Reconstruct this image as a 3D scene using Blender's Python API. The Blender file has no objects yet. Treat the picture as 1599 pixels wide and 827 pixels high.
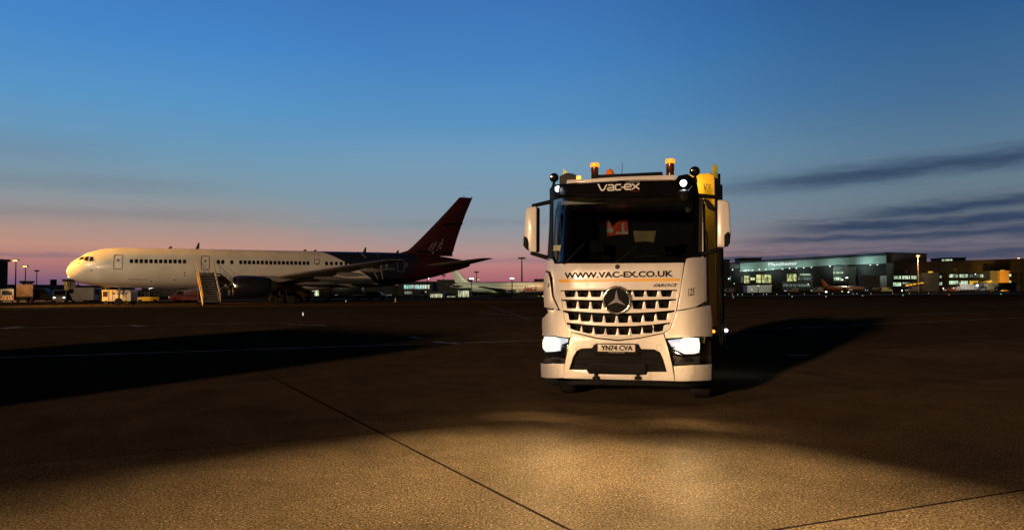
import bpy, bmesh, math, random
from mathutils import Vector, Matrix, Euler
from mathutils import noise as mnoise
random.seed(7)
C = bpy.context.scene.collection
SC = bpy.context.scene
R = math.radians
PI = math.pi

# ------------------------------------------------------------------ camera
FPX, CX, CY = 1080.0, 799.5, 413.5
CAM = Vector((0, 0, 1.75))
cd = bpy.data.cameras.new('camera')
cam = bpy.data.objects.new('camera', cd); C.objects.link(cam)
cd.sensor_width = 36.0; cd.lens = FPX/1599*36.0
cd.clip_start = 0.05; cd.clip_end = 9000
cam.location = CAM
CROT = Euler((R(90+2.07), 0, 0)).to_matrix() @ Matrix.Rotation(R(-0.25), 3, 'Z')
cam.rotation_euler = CROT.to_euler()
SC.camera = cam
def ray(px, py):
    return CROT @ Vector(((px-CX)/FPX, -(py-CY)/FPX, -1.0))
def at(px, py, Y):
    d = ray(px, py); return CAM + d*(Y/d.y)
def gnd(px, py, z=0.0):
    d = ray(px, py); return CAM + d*((z-CAM.z)/d.z)

# ------------------------------------------------------------------ colours and node helpers
def lin(c):
    c = c/255.0
    return c/12.92 if c <= .04045 else ((c+.055)/1.055)**2.4
def s(r, g, b): return (lin(r), lin(g), lin(b), 1.0)

class X:
    """a tiny expression wrapper over shader math nodes"""
    nt = None
    def __init__(self, v): self.v = v
    @staticmethod
    def op(o, *a, clamp=False):
        n = X.nt.nodes.new('ShaderNodeMath'); n.operation = o; n.use_clamp = clamp
        for i, q in enumerate(a):
            q = q.v if isinstance(q, X) else q
            if isinstance(q, (int, float)): n.inputs[i].default_value = q
            else: X.nt.links.new(q, n.inputs[i])
        return X(n.outputs[0])
    def __add__(a, b): return X.op('ADD', a, b)
    __radd__ = __add__
    def __sub__(a, b): return X.op('SUBTRACT', a, b)
    def __rsub__(a, b): return X.op('SUBTRACT', b, a)
    def __mul__(a, b): return X.op('MULTIPLY', a, b)
    __rmul__ = __mul__
    def __truediv__(a, b): return X.op('DIVIDE', a, b)
def ss(x, lo, hi):
    n = X.nt.nodes.new('ShaderNodeMapRange'); n.interpolation_type = 'SMOOTHSTEP'
    X.nt.links.new(x.v, n.inputs[0]); n.inputs[1].default_value = lo; n.inputs[2].default_value = hi
    return X(n.outputs[0])
def gauss(x, w):
    q = x*(1.0/w); return X.op('POWER', 2.718281828, X.op('MULTIPLY', q*q, -1.0))
def mixc(f, a, b):
    n = X.nt.nodes.new('ShaderNodeMix'); n.data_type = 'RGBA'
    for i, q in ((0, f), (6, a), (7, b)):
        q = q.v if isinstance(q, X) else q
        if isinstance(q, (int, float)): n.inputs[i].default_value = q
        elif isinstance(q, tuple): n.inputs[i].default_value = q
        else: X.nt.links.new(q, n.inputs[i])
    return n.outputs[2]
def ramp(x, stops):
    n = X.nt.nodes.new('ShaderNodeValToRGB'); X.nt.links.new(x.v, n.inputs[0])
    e = n.color_ramp.elements
    while len(e) < len(stops): e.new(.5)
    for k, (p, c) in enumerate(stops): e[k].position = p; e[k].color = c
    return n.outputs[0]
def vec(x, y, z):
    n = X.nt.nodes.new('ShaderNodeCombineXYZ')
    for i, q in enumerate((x, y, z)):
        if isinstance(q, X): X.nt.links.new(q.v, n.inputs[i])
        else: n.inputs[i].default_value = q
    return n.outputs[0]
def nz(v, scale, detail=4, rough=.55, dist=0.0):
    n = X.nt.nodes.new('ShaderNodeTexNoise'); X.nt.links.new(v, n.inputs['Vector'])
    n.inputs['Scale'].default_value = scale; n.inputs['Detail'].default_value = detail
    n.inputs['Roughness'].default_value = rough; n.inputs['Distortion'].default_value = dist
    return X(n.outputs[0])
def coords(kind='Object'):
    t = X.nt.nodes.new('ShaderNodeTexCoord'); sp = X.nt.nodes.new('ShaderNodeSeparateXYZ')
    X.nt.links.new(t.outputs[kind], sp.inputs[0])
    return t.outputs[kind], X(sp.outputs[0]), X(sp.outputs[1]), X(sp.outputs[2])

# ------------------------------------------------------------------ world: dusk sky
W = bpy.data.worlds.new('World'); SC.world = W; W.use_nodes = True
nt = W.node_tree; X.nt = nt
bg = nt.nodes['Background']
V, dx, dy, dz = coords('Generated')
az = X.op('ARCTAN2', dx, dy)
el = X.op('ARCSINE', dz)
wob = nz(vec(az*1.2, el*9.0, 0.3), 2.2, 4)
e2 = X.op('MAXIMUM', dz + (wob-.5)*.022*ss(dz, 0.0, .08), 0.0)
LEFT = [(0, s(104, 82, 108)), (.012, s(124, 92, 118)), (.035, s(176, 118, 116)), (.058, s(190, 144, 128)), (.094, s(154, 146, 144)),
        (.135, s(128, 152, 164)), (.18, s(108, 152, 182)), (.24, s(88, 148, 198)), (.32, s(70, 134, 200)), (.40, s(58, 117, 186)),
        (.5, s(28, 64, 124)), (.65, s(15, 36, 80)), (1, s(4, 10, 26))]
RIGHT = [(0, s(96, 84, 98)), (.015, s(104, 90, 104)), (.035, s(112, 99, 112)), (.058, s(112, 108, 122)), (.094, s(104, 116, 128)),
         (.135, s(100, 124, 140)), (.18, s(88, 120, 146)), (.24, s(66, 108, 148)), (.32, s(48, 94, 144)), (.40, s(36, 80, 134)),
         (.5, s(20, 48, 96)), (.65, s(12, 30, 70)), (1, s(4, 10, 26))]
MID = [(0, s(150, 84, 104)), (.012, s(168, 98, 110)), (.035, s(186, 126, 124)), (.058, s(176, 144, 140)), (.094, s(140, 150, 158)),
       (.135, s(124, 152, 172)), (.18, s(116, 155, 182)), (.24, s(88, 144, 192)), (.32, s(70, 130, 192)), (.40, s(60, 114, 180)),
       (.5, s(28, 62, 120)), (.65, s(15, 36, 80)), (1, s(4, 10, 26))]
cl, cm, cr = ramp(e2, LEFT), ramp(e2, MID), ramp(e2, RIGHT)
col = mixc(ss(az, -.42, -.12), cl, cm)
col = mixc(ss(az, -.02, .60), col, cr)
# cloud bands (dark blue streaks low on the right, wisps on the left)
edge = nz(vec(az*5.0, el*30.0, 1.7), 3.0, 6, .62)
soft = nz(vec(az*2.0, el*14.0, 4.2), 3.0, 4, .6)
bands = None
for a0, e0, slope, w, st, en, amt in ((.30, .1385, .045, .0120, .22, .46, .85), (.47, .0935, .055, .0082, .42, .56, .95),
                                      (.42, .0790, .012, .0080, .34, .47, .95), (.36, .0640, .012, .0072, .30, .42, .90),
                                      (.33, .0875, .03, .0030, .36, .42, .45), (.27, .0415, .0, .0055, .24, .30, .8),
                                      (.30, .052, .0, .003, .22, .3, .35)):
    c = el - (e0 + (az-a0)*slope) + (edge-.5)*.020
    b = gauss(c, w)*ss(az, st-.04, en)*amt*(.7+soft*.55)
    bands = b if bands is None else X.op('MAXIMUM', bands, b)
bands = X.op('MINIMUM', bands, .92)
col = mixc(bands, col, s(46, 64, 92))
lw = None
for a0, e0, slope, w, st, en, amt in ((-.6, .0435, -.004, .0035, -.40, -.62, .5), (-.5, .135, .02, .012, -.3, -.55, .28),
                                      (-.5, .098, .02, .008, -.25, -.5, .25), (.0, .098, .02, .006, -.3, -.05, .22), (0.02, .043, .01, .004, -.12, -.02, .35),
                                      (-.55, .17, .03, .02, -.45, -.6, .22)):
    c = el - (e0 + (az-a0)*slope) + (edge-.5)*.016
    m = ss(az, st, en) if en > st else (1.0-ss(az, en, st))
    b = gauss(c, w)*m*amt*(.3+soft)
    if a0 >= 0: b = b*(1.0-ss(az, .1, .2))
    lw = b if lw is None else lw + b
col = mixc(X.op('MINIMUM', lw, .8), col, s(104, 98, 122))
# away from the afterglow (behind the camera) the sky is nearly night
back = ss(dy, -.25, .55)
dark = nt.nodes.new('ShaderNodeMix'); dark.data_type = 'RGBA'; dark.blend_type = 'MULTIPLY'; dark.inputs[0].default_value = 1
nt.links.new(col, dark.inputs[6])
k = .05 + back*.95
cc = nt.nodes.new('ShaderNodeCombineColor')
for i in range(3): nt.links.new(k.v, cc.inputs[i])
nt.links.new(cc.outputs[0], dark.inputs[7])
nt.links.new(dark.outputs[2], bg.inputs['Color'])
bg.inputs['Strength'].default_value = 1.0

# ------------------------------------------------------------------ colour management
SC.view_settings.view_transform = 'Standard'; SC.view_settings.look = 'None'
SC.view_settings.gamma = 1; SC.view_settings.use_curve_mapping = False
SC.view_settings.exposure = 0.0
SC.render.engine = 'CYCLES'
SC.cycles.max_bounces = 5; SC.cycles.transparent_max_bounces = 12
SC.cycles.sample_clamp_indirect = 2.0; SC.cycles.use_denoising = True
SC.cycles.caustics_reflective = False; SC.cycles.caustics_refractive = False

# ------------------------------------------------------------------ lamps (all stand where the airfield has a floodlight or a headlamp)
def point(name, loc, watts, col, size=.3):
    l = bpy.data.lights.new(name, 'POINT'); l.energy = watts; l.color = col; l.shadow_soft_size = size
    o = bpy.data.objects.new(name, l); C.objects.link(o); o.location = loc; return o
def spot(name, loc, tgt, watts, col, size=.1, angle=60, blend=.5):
    l = bpy.data.lights.new(name, 'SPOT'); l.energy = watts; l.color = col; l.shadow_soft_size = size
    l.spot_size = R(angle); l.spot_blend = blend
    o = bpy.data.objects.new(name, l); C.objects.link(o); o.location = loc
    o.rotation_euler = (Vector(tgt)-Vector(loc)).to_track_quat('-Z', 'Y').to_euler(); return o
def dipped(o, sigma):
    """a dipped headlamp throws most of its light just under the horizon"""
    l = o.data; l.use_nodes = True; nt = l.node_tree; X.nt = nt
    em = nt.nodes['Emission']; g = nt.nodes.new('ShaderNodeNewGeometry'); sp = nt.nodes.new('ShaderNodeSeparateXYZ')
    nt.links.new(g.outputs['Incoming'], sp.inputs[0])
    nt.links.new((gauss(X(sp.outputs[2]), sigma)).v, em.inputs['Strength'])
SODIUM = (1.0, .62, .30); WARM = (1.0, .74, .42); COOL = (.86, 1.0, .90)
# tall apron mast behind the camera and to its left: lights the lorry front and throws its long shadow
MAST = Vector((-62, -88, 17.5))
spot('apron_mast_light', MAST, (0, 40, 0), 440000, (1.0, .63, .37), 2.2, 80, .3)
# sodium flood beside the nose of the parked jet
spot('nose_flood_light', (-82, 82, 18), (-55, 89, 4), 230000, (1.0, .40, .03), .5, 44, 1.0)
spot('stand_flood_light', (-62, 62, 16), (-42, 98, 4), 15000, (1.0, .78, .48), .5, 85, .9)
spot('pier_flood_light_a', (-18, 186, 9), (-14, 205, 1), 9000, (.95, 1.0, .62), .5, 120, .7)
spot('pier_flood_light_b', (4, 190, 10), (14, 209, 2), 12000, (1.0, .70, .34), .5, 110, .7)
spot('far_stand_light', (165, 340, 12), (150, 334, 0), 22000, (.96, .95, .72), .6, 120, .9)
spot('far_stand_light', (90, 330, 12), (90, 322, 0), 16000, (.90, 1.0, .76), .6, 120, .9)
for q_, d_ in (((25, 407), 150), ((40, 416), 165)):
    q_ = at(*q_, d_)
    spot('sodium_mast_light', q_ - Vector((0, .6, .3)), (q_.x+14, q_.y-34, 0), 30000, (1, .55, .2), .4, 125, .9)

# ------------------------------------------------------------------ materials
MATS = {}
def mat(name, c, rough=.5, metal=0.0, var=.12, scale=3.0, bump=0.0, coat=0.0, emis=None, es=0.0, spec=.5, trans=0.0):
    if name in MATS: return MATS[name]
    m = bpy.data.materials.new(name); m.use_nodes = True; nt = m.node_tree; X.nt = nt
    b = nt.nodes['Principled BSDF']
    V, x, y, z = coords('Object')
    n = nz(V, scale, 5, .6)
    f = (n-.5)*2*var
    lo = tuple(max(0, q*(1-var*1.6)) for q in c[:3])+(1,); hi = tuple(min(1, q*(1+var)) for q in c[:3])+(1,)
    nt.links.new(mixc(ss(n, .3, .7), lo, hi), b.inputs['Base Color'])
    n2 = nz(V, scale*4.3, 3, .6)
    rr = n2*(.25*rough) + rough*.875
    nt.links.new(rr.v, b.inputs['Roughness'])
    b.inputs['Metallic'].default_value = metal
    b.inputs['Specular IOR Level'].default_value = spec
    if coat: b.inputs['Coat Weight'].default_value = coat; b.inputs['Coat Roughness'].default_value = .08
    if trans: b.inputs['Transmission Weight'].default_value = trans
    if bump:
        bp = nt.nodes.new('ShaderNodeBump'); bp.inputs['Strength'].default_value = bump; bp.inputs['Distance'].default_value = .01
        nt.links.new(nz(V, scale*12, 4, .65).v, bp.inputs['Height']); nt.links.new(bp.outputs[0], b.inputs['Normal'])
    if emis: b.inputs['Emission Color'].default_value = emis; b.inputs['Emission Strength'].default_value = es
    MATS[name] = m; return m
def glow(name, c, strength):
    return mat(name, (c[0]*.03, c[1]*.03, c[2]*.03, 1), .3, emis=c, es=strength)
def lit_window(name, c, strength, sx=1.0, sz=1.0):
    """a lit room seen through its window: uneven blinds, ceiling lights and furniture"""
    if name in MATS: return MATS[name]
    m = bpy.data.materials.new(name); m.use_nodes = True; nt = m.node_tree; X.nt = nt
    b = nt.nodes['Principled BSDF']; b.inputs['Roughness'].default_value = .15
    b.inputs['Base Color'].default_value = (.03, .035, .035, 1)
    V, x, y, z = coords('Object')
    a = nz(vec(x*sx, y*sx, z*.35*sz), 1.0, 3, .7); c2 = nz(vec(x*.3*sx, y*.3*sx, z*sz), 1.5, 3, .6)
    k = ss(a, .38, .62)*.75 + ss(c2, .45, .6)*.45 + .08
    nt.links.new(mixc(ss(c2, .4, .65), c, (c[0]*.72, c[1]*.86, c[2]*1.0, 1)), b.inputs['Emission Color'])
    nt.links.new((k*strength).v, b.inputs['Emission Strength'])
    MATS[name] = m; return m
def glass(name='window_glass', tint=(.62, .66, .67, 1)):
    if name in MATS: return MATS[name]
    m = bpy.data.materials.new(name); m.use_nodes = True; nt = m.node_tree; X.nt = nt
    out = nt.nodes['Material Output']; nt.nodes.remove(nt.nodes['Principled BSDF'])
    t = nt.nodes.new('ShaderNodeBsdfTransparent'); t.inputs[0].default_value = tint
    g = nt.nodes.new('ShaderNodeBsdfGlossy'); g.inputs['Roughness'].default_value = .03
    fr = nt.nodes.new('ShaderNodeFresnel'); fr.inputs[0].default_value = 1.3
    mx = nt.nodes.new('ShaderNodeMixShader'); X.nt = nt; nt.links.new((X(fr.outputs[0])*.35).v, mx.inputs[0])
    nt.links.new(t.outputs[0], mx.inputs[1]); nt.links.new(g.outputs[0], mx.inputs[2]); nt.links.new(mx.outputs[0], out.inputs[0])
    MATS[name] = m; return m

WHITE = bpy.data.materials.new('white_paint'); WHITE.use_nodes = True; nt = WHITE.node_tree; X.nt = nt
b = nt.nodes['Principled BSDF']; V, x, y, z = coords('Object')
# road film and spray thrown up over the lower panels
low = 1.0-ss(z, .45, 1.35)
film = ss(nz(V, 2.2, 6, .65), .35, .75)*.22 + ss(nz(vec(x*9.0, y*3.0, z*1.4), 1.0, 5, .6), .48, .75)*.30*(low*.75+.25) + ss(nz(V, 26, 3, .7), .56, .70)*low*.45
nt.links.new(mixc(X.op('MINIMUM', film, .75), (.72, .70, .66, 1), (.26, .21, .16, 1)), b.inputs['Base Color'])
nt.links.new((film*.5+.26).v, b.inputs['Roughness']); b.inputs['Coat Weight'].default_value = .15; b.inputs['Coat Roughness'].default_value = .12
FWHITE = mat('aircraft_white_paint', (.62, .61, .57, 1), .32, var=.05, scale=.35, coat=.25)
DULLWHITE = mat('dull_white_paint', (.26, .26, .24, 1), .5, var=.12, scale=1)
BLACK = mat('black_plastic', (.006, .006, .007, 1), .55, var=.2, scale=4, spec=.07)
GLOSSB = mat('gloss_black_panel', (.004, .004, .005, 1), .45, var=.1, scale=2, spec=.02)
LETTER = mat('black_lettering', (.004, .004, .004, 1), .6, var=.05, spec=.2)
DARKG = mat('dark_grey_metal', (.028, .028, .03, 1), .55, .0, spec=.2, var=.2, scale=3)
MIDG = mat('grey_metal', (.22, .22, .22, 1), .5, .4, var=.15, scale=2)
CHROME = mat('chrome_trim', (.75, .74, .72, 1), .14, 1.0, var=.05)
SILVER = mat('silver_paint', (.5, .5, .52, 1), .35, .5, var=.05)
RUBBER = mat('tyre_rubber', (.028, .026, .024, 1), .95, var=.2, scale=8, bump=.3, spec=.1)
YELLOW = mat('yellow_paint', (.86, .50, .02, 1), .35, var=.06, scale=1.5, coat=.3)
HIYEL = mat('lime_yellow_paint', (.62, .66, .04, 1), .4, var=.08, scale=2)
STRIPE = mat('amber_yellow_stripe', (.80, .42, .03, 1), .35, var=.03)
ORANGE = mat('orange_plastic', (.85, .22, .02, 1), .4, var=.06)
NAVY = mat('navy_paint', (.010, .014, .035, 1), .3, var=.15, scale=.5, coat=.3)
DRED = mat('dark_red_paint', (.034, .004, .005, 1), .42, var=.15, scale=.5)
WINGG = mat('wing_grey_paint', (.16, .15, .14, 1), .42, var=.15, scale=.6)
ENGB = mat('engine_dark_blue_paint', (.012, .013, .02, 1), .3, var=.15, scale=1)
GLAZE = mat('dark_glazing', (.010, .011, .013, 1), .3, var=.1, spec=.2)
PWIN = mat('cabin_window_glass', (.012, .012, .014, 1), .15, var=.1)
CONC = mat('grey_cladding', (.14, .15, .14, 1), .7, var=.15, scale=.25)
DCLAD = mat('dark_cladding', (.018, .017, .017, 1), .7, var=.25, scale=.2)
BCLAD = mat('brown_cladding', (.05, .036, .027, 1), .75, var=.2, scale=.15)
PCLAD = mat('pale_cladding', (.42, .43, .42, 1), .6, var=.08, scale=.2)
ROOFB = mat('blue_grey_roof', (.05, .07, .1, 1), .5, var=.2, scale=.1)
RED = mat('red_paint', (.2, .012, .012, 1), .4, var=.1)
ORJET = mat('orange_paint', (.36, .075, .008, 1), .45, var=.1)
TEXG = mat('grey_seat_fabric', (.010, .010, .011, 1), .9, var=.2, scale=10)
WARMTEX = mat('tan_paper', (.42, .33, .17, 1), .8, var=.1, scale=5)
HIVIS = mat('orange_vest_fabric', (.85, .09, .02, 1), .7, var=.12, scale=12, emis=(.9, .08, .02, 1), es=.0)
REFL = mat('reflective_tape', (.75, .75, .72, 1), .35, var=.06)
AMBER = glow('amber_beacon_glow', (1.0, .27, .012, 1), 1.9)
AMBER2 = glow('amber_marker_glow', (1.0, .22, .02, 1), 5.0)
HEADL = glow('headlamp_glow', (1.0, .84, .56, 1), 1.7)
HEADC = glow('daylight_lamp_glow', (.86, .92, 1.0, 1), .75)
WHITEL = glow('white_lamp_glow', (.86, .95, 1.0, 1), 6.0)
FLOODW = glow('flood_white_glow', (.86, 1.0, .88, 1), 5.0)
FLOODS = glow('sodium_glow', (1.0, .56, .18, 1), 3.2)
SMALLW = glow('small_white_glow', (.85, 1.0, .88, 1), 2.2)
SMALLG = glow('small_green_glow', (.25, 1.0, .4, 1), 1.6)
SMALLR = glow('small_red_glow', (1.0, .12, .04, 1), 2.0)
SMALLY = glow('small_yellow_glow', (1.0, .72, .28, 1), 2.4)
SIGNW = glow('sign_letter_glow', (.92, 1.0, .97, 1), 1.1)
TAXW = glow('taxiway_white_glow', (.85, 1.0, .82, 1), .8)
TAXY = glow('taxiway_warm_glow', (1.0, .85, .5, 1), .7)
GL = glass()

# ------------------------------------------------------------------ object helpers
def tag(o, label=None, cat=None, group=None, kind=None):
    if label: o['label'] = label
    if cat: o['category'] = cat
    if group: o['group'] = group
    if kind: o['kind'] = kind
    return o
def empty(name, label, cat, loc=(0, 0, 0), rz=0.0, group=None):
    o = bpy.data.objects.new(name, None); C.objects.link(o); o.location = loc; o.rotation_euler = (0, 0, rz)
    return tag(o, label, cat, group)
def link(name, me, m, parent=None, smooth=None):
    if m is not None: me.materials.clear(); me.materials.append(m)
    o = bpy.data.objects.new(name, me); C.objects.link(o)
    if parent: o.parent = parent
    if smooth:
        for p in me.polygons: p.use_smooth = True
        me.set_sharp_from_angle(angle=R(smooth))
    return o
def kids(o): return [c for c in bpy.data.objects if c.parent == o]
def copy_tree(o, parent=None):
    c = o.copy(); C.objects.link(c); c.parent = parent
    for ch in kids(o): copy_tree(ch, c)
    return c

class MB:
    def __init__(self): self.bm = bmesh.new()
    def verts(self, vs): return [self.bm.verts.new(v) for v in vs]
    def face(self, vs):
        try: return self.bm.faces.new(vs)
        except ValueError: return None
    def box(self, x0, y0, z0, x1, y1, z1, bev=0.0):
        v = self.verts([(x, y, z) for z in (z0, z1) for y in (y0, y1) for x in (x0, x1)])
        fs = [self.face([v[i] for i in q]) for q in ((0, 2, 3, 1), (4, 5, 7, 6), (0, 1, 5, 4), (2, 6, 7, 3), (0, 4, 6, 2), (1, 3, 7, 5))]
        if bev:
            es = list({e for f in fs for e in f.edges})
            bmesh.ops.bevel(self.bm, geom=es, offset=bev, segments=2, affect='EDGES', profile=.6)
        return self
    def loft(self, rings, cap=True, close=True):
        vr = [self.verts(r) for r in rings]; n = len(rings[0])
        for a, b in zip(vr, vr[1:]):
            for i in range(n if close else n-1):
                j = (i+1) % n; self.face([a[i], a[j], b[j], b[i]])
        if cap: self.face(vr[0][::-1]); self.face(vr[-1])
        return self
    def tube(self, pts, r, n=10, cap=True):
        pts = [Vector(p) for p in pts]; rs = r if isinstance(r, (list, tuple)) else [r]*len(pts); rings = []
        for i, p in enumerate(pts):
            d = (pts[min(i+1, len(pts)-1)]-pts[max(i-1, 0)]).normalized()
            u = d.orthogonal().normalized() if i == 0 else (u - d*u.dot(d)).normalized()
            w = d.cross(u); rings.append([p + (u*math.cos(2*PI*k/n) + w*math.sin(2*PI*k/n))*rs[i] for k in range(n)])
        return self.loft(rings, cap)
    def prism(self, poly, ax, a0, a1, bev=0.0):
        """poly: 2D points in the two other axes (in x,y,z order), extruded along ax from a0 to a1"""
        def P(q, a):
            return {0: (a, q[0], q[1]), 1: (q[0], a, q[1]), 2: (q[0], q[1], a)}[ax]
        A = self.verts([P(q, a0) for q in poly]); B = self.verts([P(q, a1) for q in poly]); n = len(poly); fs = []
        fs.append(self.face(A[::-1])); fs.append(self.face(B))
        for i in range(n): fs.append(self.face([A[i], A[(i+1) % n], B[(i+1) % n], B[i]]))
        if bev:
            es = list({e for f in fs if f for e in f.edges})
            bmesh.ops.bevel(self.bm, geom=es, offset=bev, segments=2, affect='EDGES', profile=.6)
        return self
    def lathe(self, prof, ax=2, n=24, c=(0, 0, 0)):
        rings = []
        for r, h in prof:
            ring = []
            for k in range(n):
                a, b = r*math.cos(2*PI*k/n), r*math.sin(2*PI*k/n)
                ring.append(Vector(c)+Vector({0: (h, a, b), 1: (a, h, b), 2: (a, b, h)}[ax]))
            rings.append(ring)
        return self.loft(rings)
    def build(self, name, m, parent=None, smooth=35, kind=None):
        bmesh.ops.recalc_face_normals(self.bm, faces=self.bm.faces)
        me = bpy.data.meshes.new(name); self.bm.to_mesh(me); self.bm.free()
        return link(name, me, m, parent, smooth)

def curve_mesh(outlines, thick, bev):
    cu = bpy.data.curves.new('outline', 'CURVE'); cu.dimensions = '2D'; cu.fill_mode = 'BOTH'
    cu.extrude = max(thick/2-bev, .0001); cu.bevel_depth = bev; cu.bevel_resolution = 1; cu.offset = -bev
    for ol in outlines:
        sp = cu.splines.new('POLY'); sp.points.add(len(ol)-1); sp.use_cyclic_u = True
        for p, q in zip(sp.points, ol): p.co = (q[0], q[1], 0, 1)
    o = bpy.data.objects.new('outline', cu); me = bpy.data.meshes.new_from_object(o)
    bpy.data.objects.remove(o); bpy.data.curves.remove(cu); return me
def text_mesh(txt, thick=.004, weight=0.0, shear=0.0, space=1.0):
    cu = bpy.data.curves.new('lettering', 'FONT'); cu.body = txt; cu.extrude = thick/2; cu.offset = weight
    cu.shear = shear; cu.space_character = space; cu.resolution_u = 3
    o = bpy.data.objects.new('lettering', cu); me = bpy.data.meshes.new_from_object(o)
    bpy.data.objects.remove(o); bpy.data.curves.remove(cu); return me
def wrap(me, depth, thick, cell=.06, flip=False, zcell=None):
    """stand a flat outline mesh (x, z, t) up as (x, depth, z), bending it over depth(x, z)"""
    bm = bmesh.new(); bm.from_mesh(me)
    bmesh.ops.remove_doubles(bm, verts=bm.verts, dist=1e-6)
    if cell:
        xs = [v.co.x for v in bm.verts]; ys = [v.co.y for v in bm.verts]
        def cuts(a, b, c): return [a+(b-a)*i/max(1, int((b-a)/c)) for i in range(1, max(1, int((b-a)/c)))]
        for q in cuts(min(xs), max(xs), cell):
            bmesh.ops.bisect_plane(bm, geom=bm.verts[:]+bm.edges[:]+bm.faces[:], plane_co=(q, 0, 0), plane_no=(1, 0, 0))
        for q in cuts(min(ys), max(ys), zcell or cell*2):
            bmesh.ops.bisect_plane(bm, geom=bm.verts[:]+bm.edges[:]+bm.faces[:], plane_co=(0, q, 0), plane_no=(0, 1, 0))
    for v in bm.verts:
        x, z, t = v.co
        y = depth(x, z) + thick/2 - t
        v.co = (-x, -y, z) if flip else (x, y, z)
    bmesh.ops.recalc_face_normals(bm, faces=bm.faces)
    bm.to_mesh(me); bm.free(); return me
def plate(name, outlines, depth, thick, bev, m, parent, cell=.06, flip=False, smooth=30, zcell=None):
    d = depth if callable(depth) else (lambda x, z: depth)
    return link(name, wrap(curve_mesh(outlines, thick, bev), d, thick, cell, flip, zcell), m, parent, smooth)
def lettering(name, txt, quad, depth, m, parent, thick=.004, weight=0.0, shear=0.0, flip=False, space=1.0, cell=.05):
    """text fitted into quad = (bottom-left, bottom-right, top-left) given as (x, z)"""
    me = text_mesh(txt, thick, weight, shear, space)
    xs = [v.co.x for v in me.vertices]; ys = [v.co.y for v in me.vertices]
    x0, x1, y0, y1 = min(xs), max(xs), min(ys), max(ys)
    bl, br, tl_ = (Vector(q) for q in quad)
    for v in me.vertices:
        u, w = (v.co.x-x0)/(x1-x0), (v.co.y-y0)/(y1-y0); p = bl + (br-bl)*u + (tl_-bl)*w
        v.co.x, v.co.y = p
    d = depth if callable(depth) else (lambda x, z: depth)
    return link(name, wrap(me, d, thick, cell, flip), m, parent)
def ribbon(pts, w):
    """2D outline of a stroke of width w along pts"""
    L, Rr = [], []
    P = [Vector(p) for p in pts]
    for i, p in enumerate(P):
        a = (P[i]-P[i-1]).normalized() if i else (P[1]-P[0]).normalized()
        b = (P[i+1]-P[i]).normalized() if i < len(P)-1 else a
        t = (a+b).normalized(); n = Vector((-t.y, t.x)); k = w/2/max(.5, t.dot(a))
        L.append(p+n*k); Rr.append(p-n*k)
    return [tuple(q) for q in L+Rr[::-1]]
def rrect(x0, z0, x1, z1, r, n=3):
    out = []
    for cx, cz, a0 in ((x1-r, z1-r, 0), (x0+r, z1-r, 90), (x0+r, z0+r, 180), (x1-r, z0+r, 270)):
        for k in range(n+1):
            a = R(a0+90*k/n); out.append((cx+r*math.cos(a), cz+r*math.sin(a)))
    return out
def circ(x, z, r, n=24): return [(x+r*math.cos(2*PI*k/n), z+r*math.sin(2*PI*k/n)) for k in range(n)]

# ------------------------------------------------------------------ ground
def ground_material(name, joints=True, tone=1.0):
    m = bpy.data.materials.new(name); m.use_nodes = True; nt = m.node_tree; X.nt = nt
    b = nt.nodes['Principled BSDF']; V, x, y, z = coords('Object')
    big = nz(V, .06, 5, .6); mid = nz(V, .9, 6, .65, .6); fine = nz(V, 52, 3, .75); grit = nz(V, 90, 2, .6); fleck = nz(V, 46, 1, .5)
    streak = nz(vec(x*.9+y*.5, x*-.15+y*.25, 0), 1.3, 5, .65)
    k = (ss(big, .3, .7)*.3 + .8)*(ss(mid, .25, .75)*.45 + .74)*(ss(fine, .40, .62)*1.1 + .35 + ss(fleck, .66, .74)*2.6)*(ss(streak, .3, .75)*.16+.92)
    base = X.op('MULTIPLY', k, .036*tone)
    # concrete bays laid on the same bearing as the joints
    th = R(-59.7); u = x*math.cos(th) + y*math.sin(th); w = x*(-math.sin(th)) + y*math.cos(th)
    su = X.op('FLOOR', (u+3.39)/8.5); sw = X.op('FLOOR', (w-2.89)/7.5)
    wn = nt.nodes.new('ShaderNodeTexWhiteNoise'); wn.noise_dimensions = '2D'; nt.links.new(vec(su, sw, 0), wn.inputs['Vector'])
    stain = ss(nz(V, .42, 5, .7, 1.2), .56, .70)*.10 + ss(nz(vec(u*.35, w*2.6, 3.7), 1.0, 4, .6), .60, .72)*.08
    base = base*(X(wn.outputs[0])*.26+.87)*(1.0-stain)
    cc = nt.nodes.new('ShaderNodeCombineColor')
    nt.links.new((base*1.25).v, cc.inputs[0]); nt.links.new((base*.90).v, cc.inputs[1]); nt.links.new((base*.55).v, cc.inputs[2])
    rg = ss(nz(V, .5, 4, .6), .3, .7)*.12 + .56
    bp = nt.nodes.new('ShaderNodeBump'); bp.inputs['Strength'].default_value = 1.0; bp.inputs['Distance'].default_value = .0018
    h = fine*.6 + grit*.55 + mid*.5
    nt.links.new(h.v, bp.inputs['Height'])
    # dry rough concrete: a diffuse body with a faint even sheen
    df = nt.nodes.new('ShaderNodeBsdfDiffuse'); gl = nt.nodes.new('ShaderNodeBsdfGlossy'); mx = nt.nodes.new('ShaderNodeMixShader')
    nt.links.new(cc.outputs[0], df.inputs['Color']); df.inputs['Roughness'].default_value = .6
    nt.links.new(rg.v, gl.inputs['Roughness']); gl.inputs['Color'].default_value = (.9, .85, .75, 1)
    nt.links.new(bp.outputs[0], df.inputs['Normal']); nt.links.new(bp.outputs[0], gl.inputs['Normal'])
    mx.inputs[0].default_value = .0008
    nt.links.new(df.outputs[0], mx.inputs[1]); nt.links.new(gl.outputs[0], mx.inputs[2])
    nt.links.new(mx.outputs[0], nt.nodes['Material Output'].inputs[0]); nt.nodes.remove(b)
    return m
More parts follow.
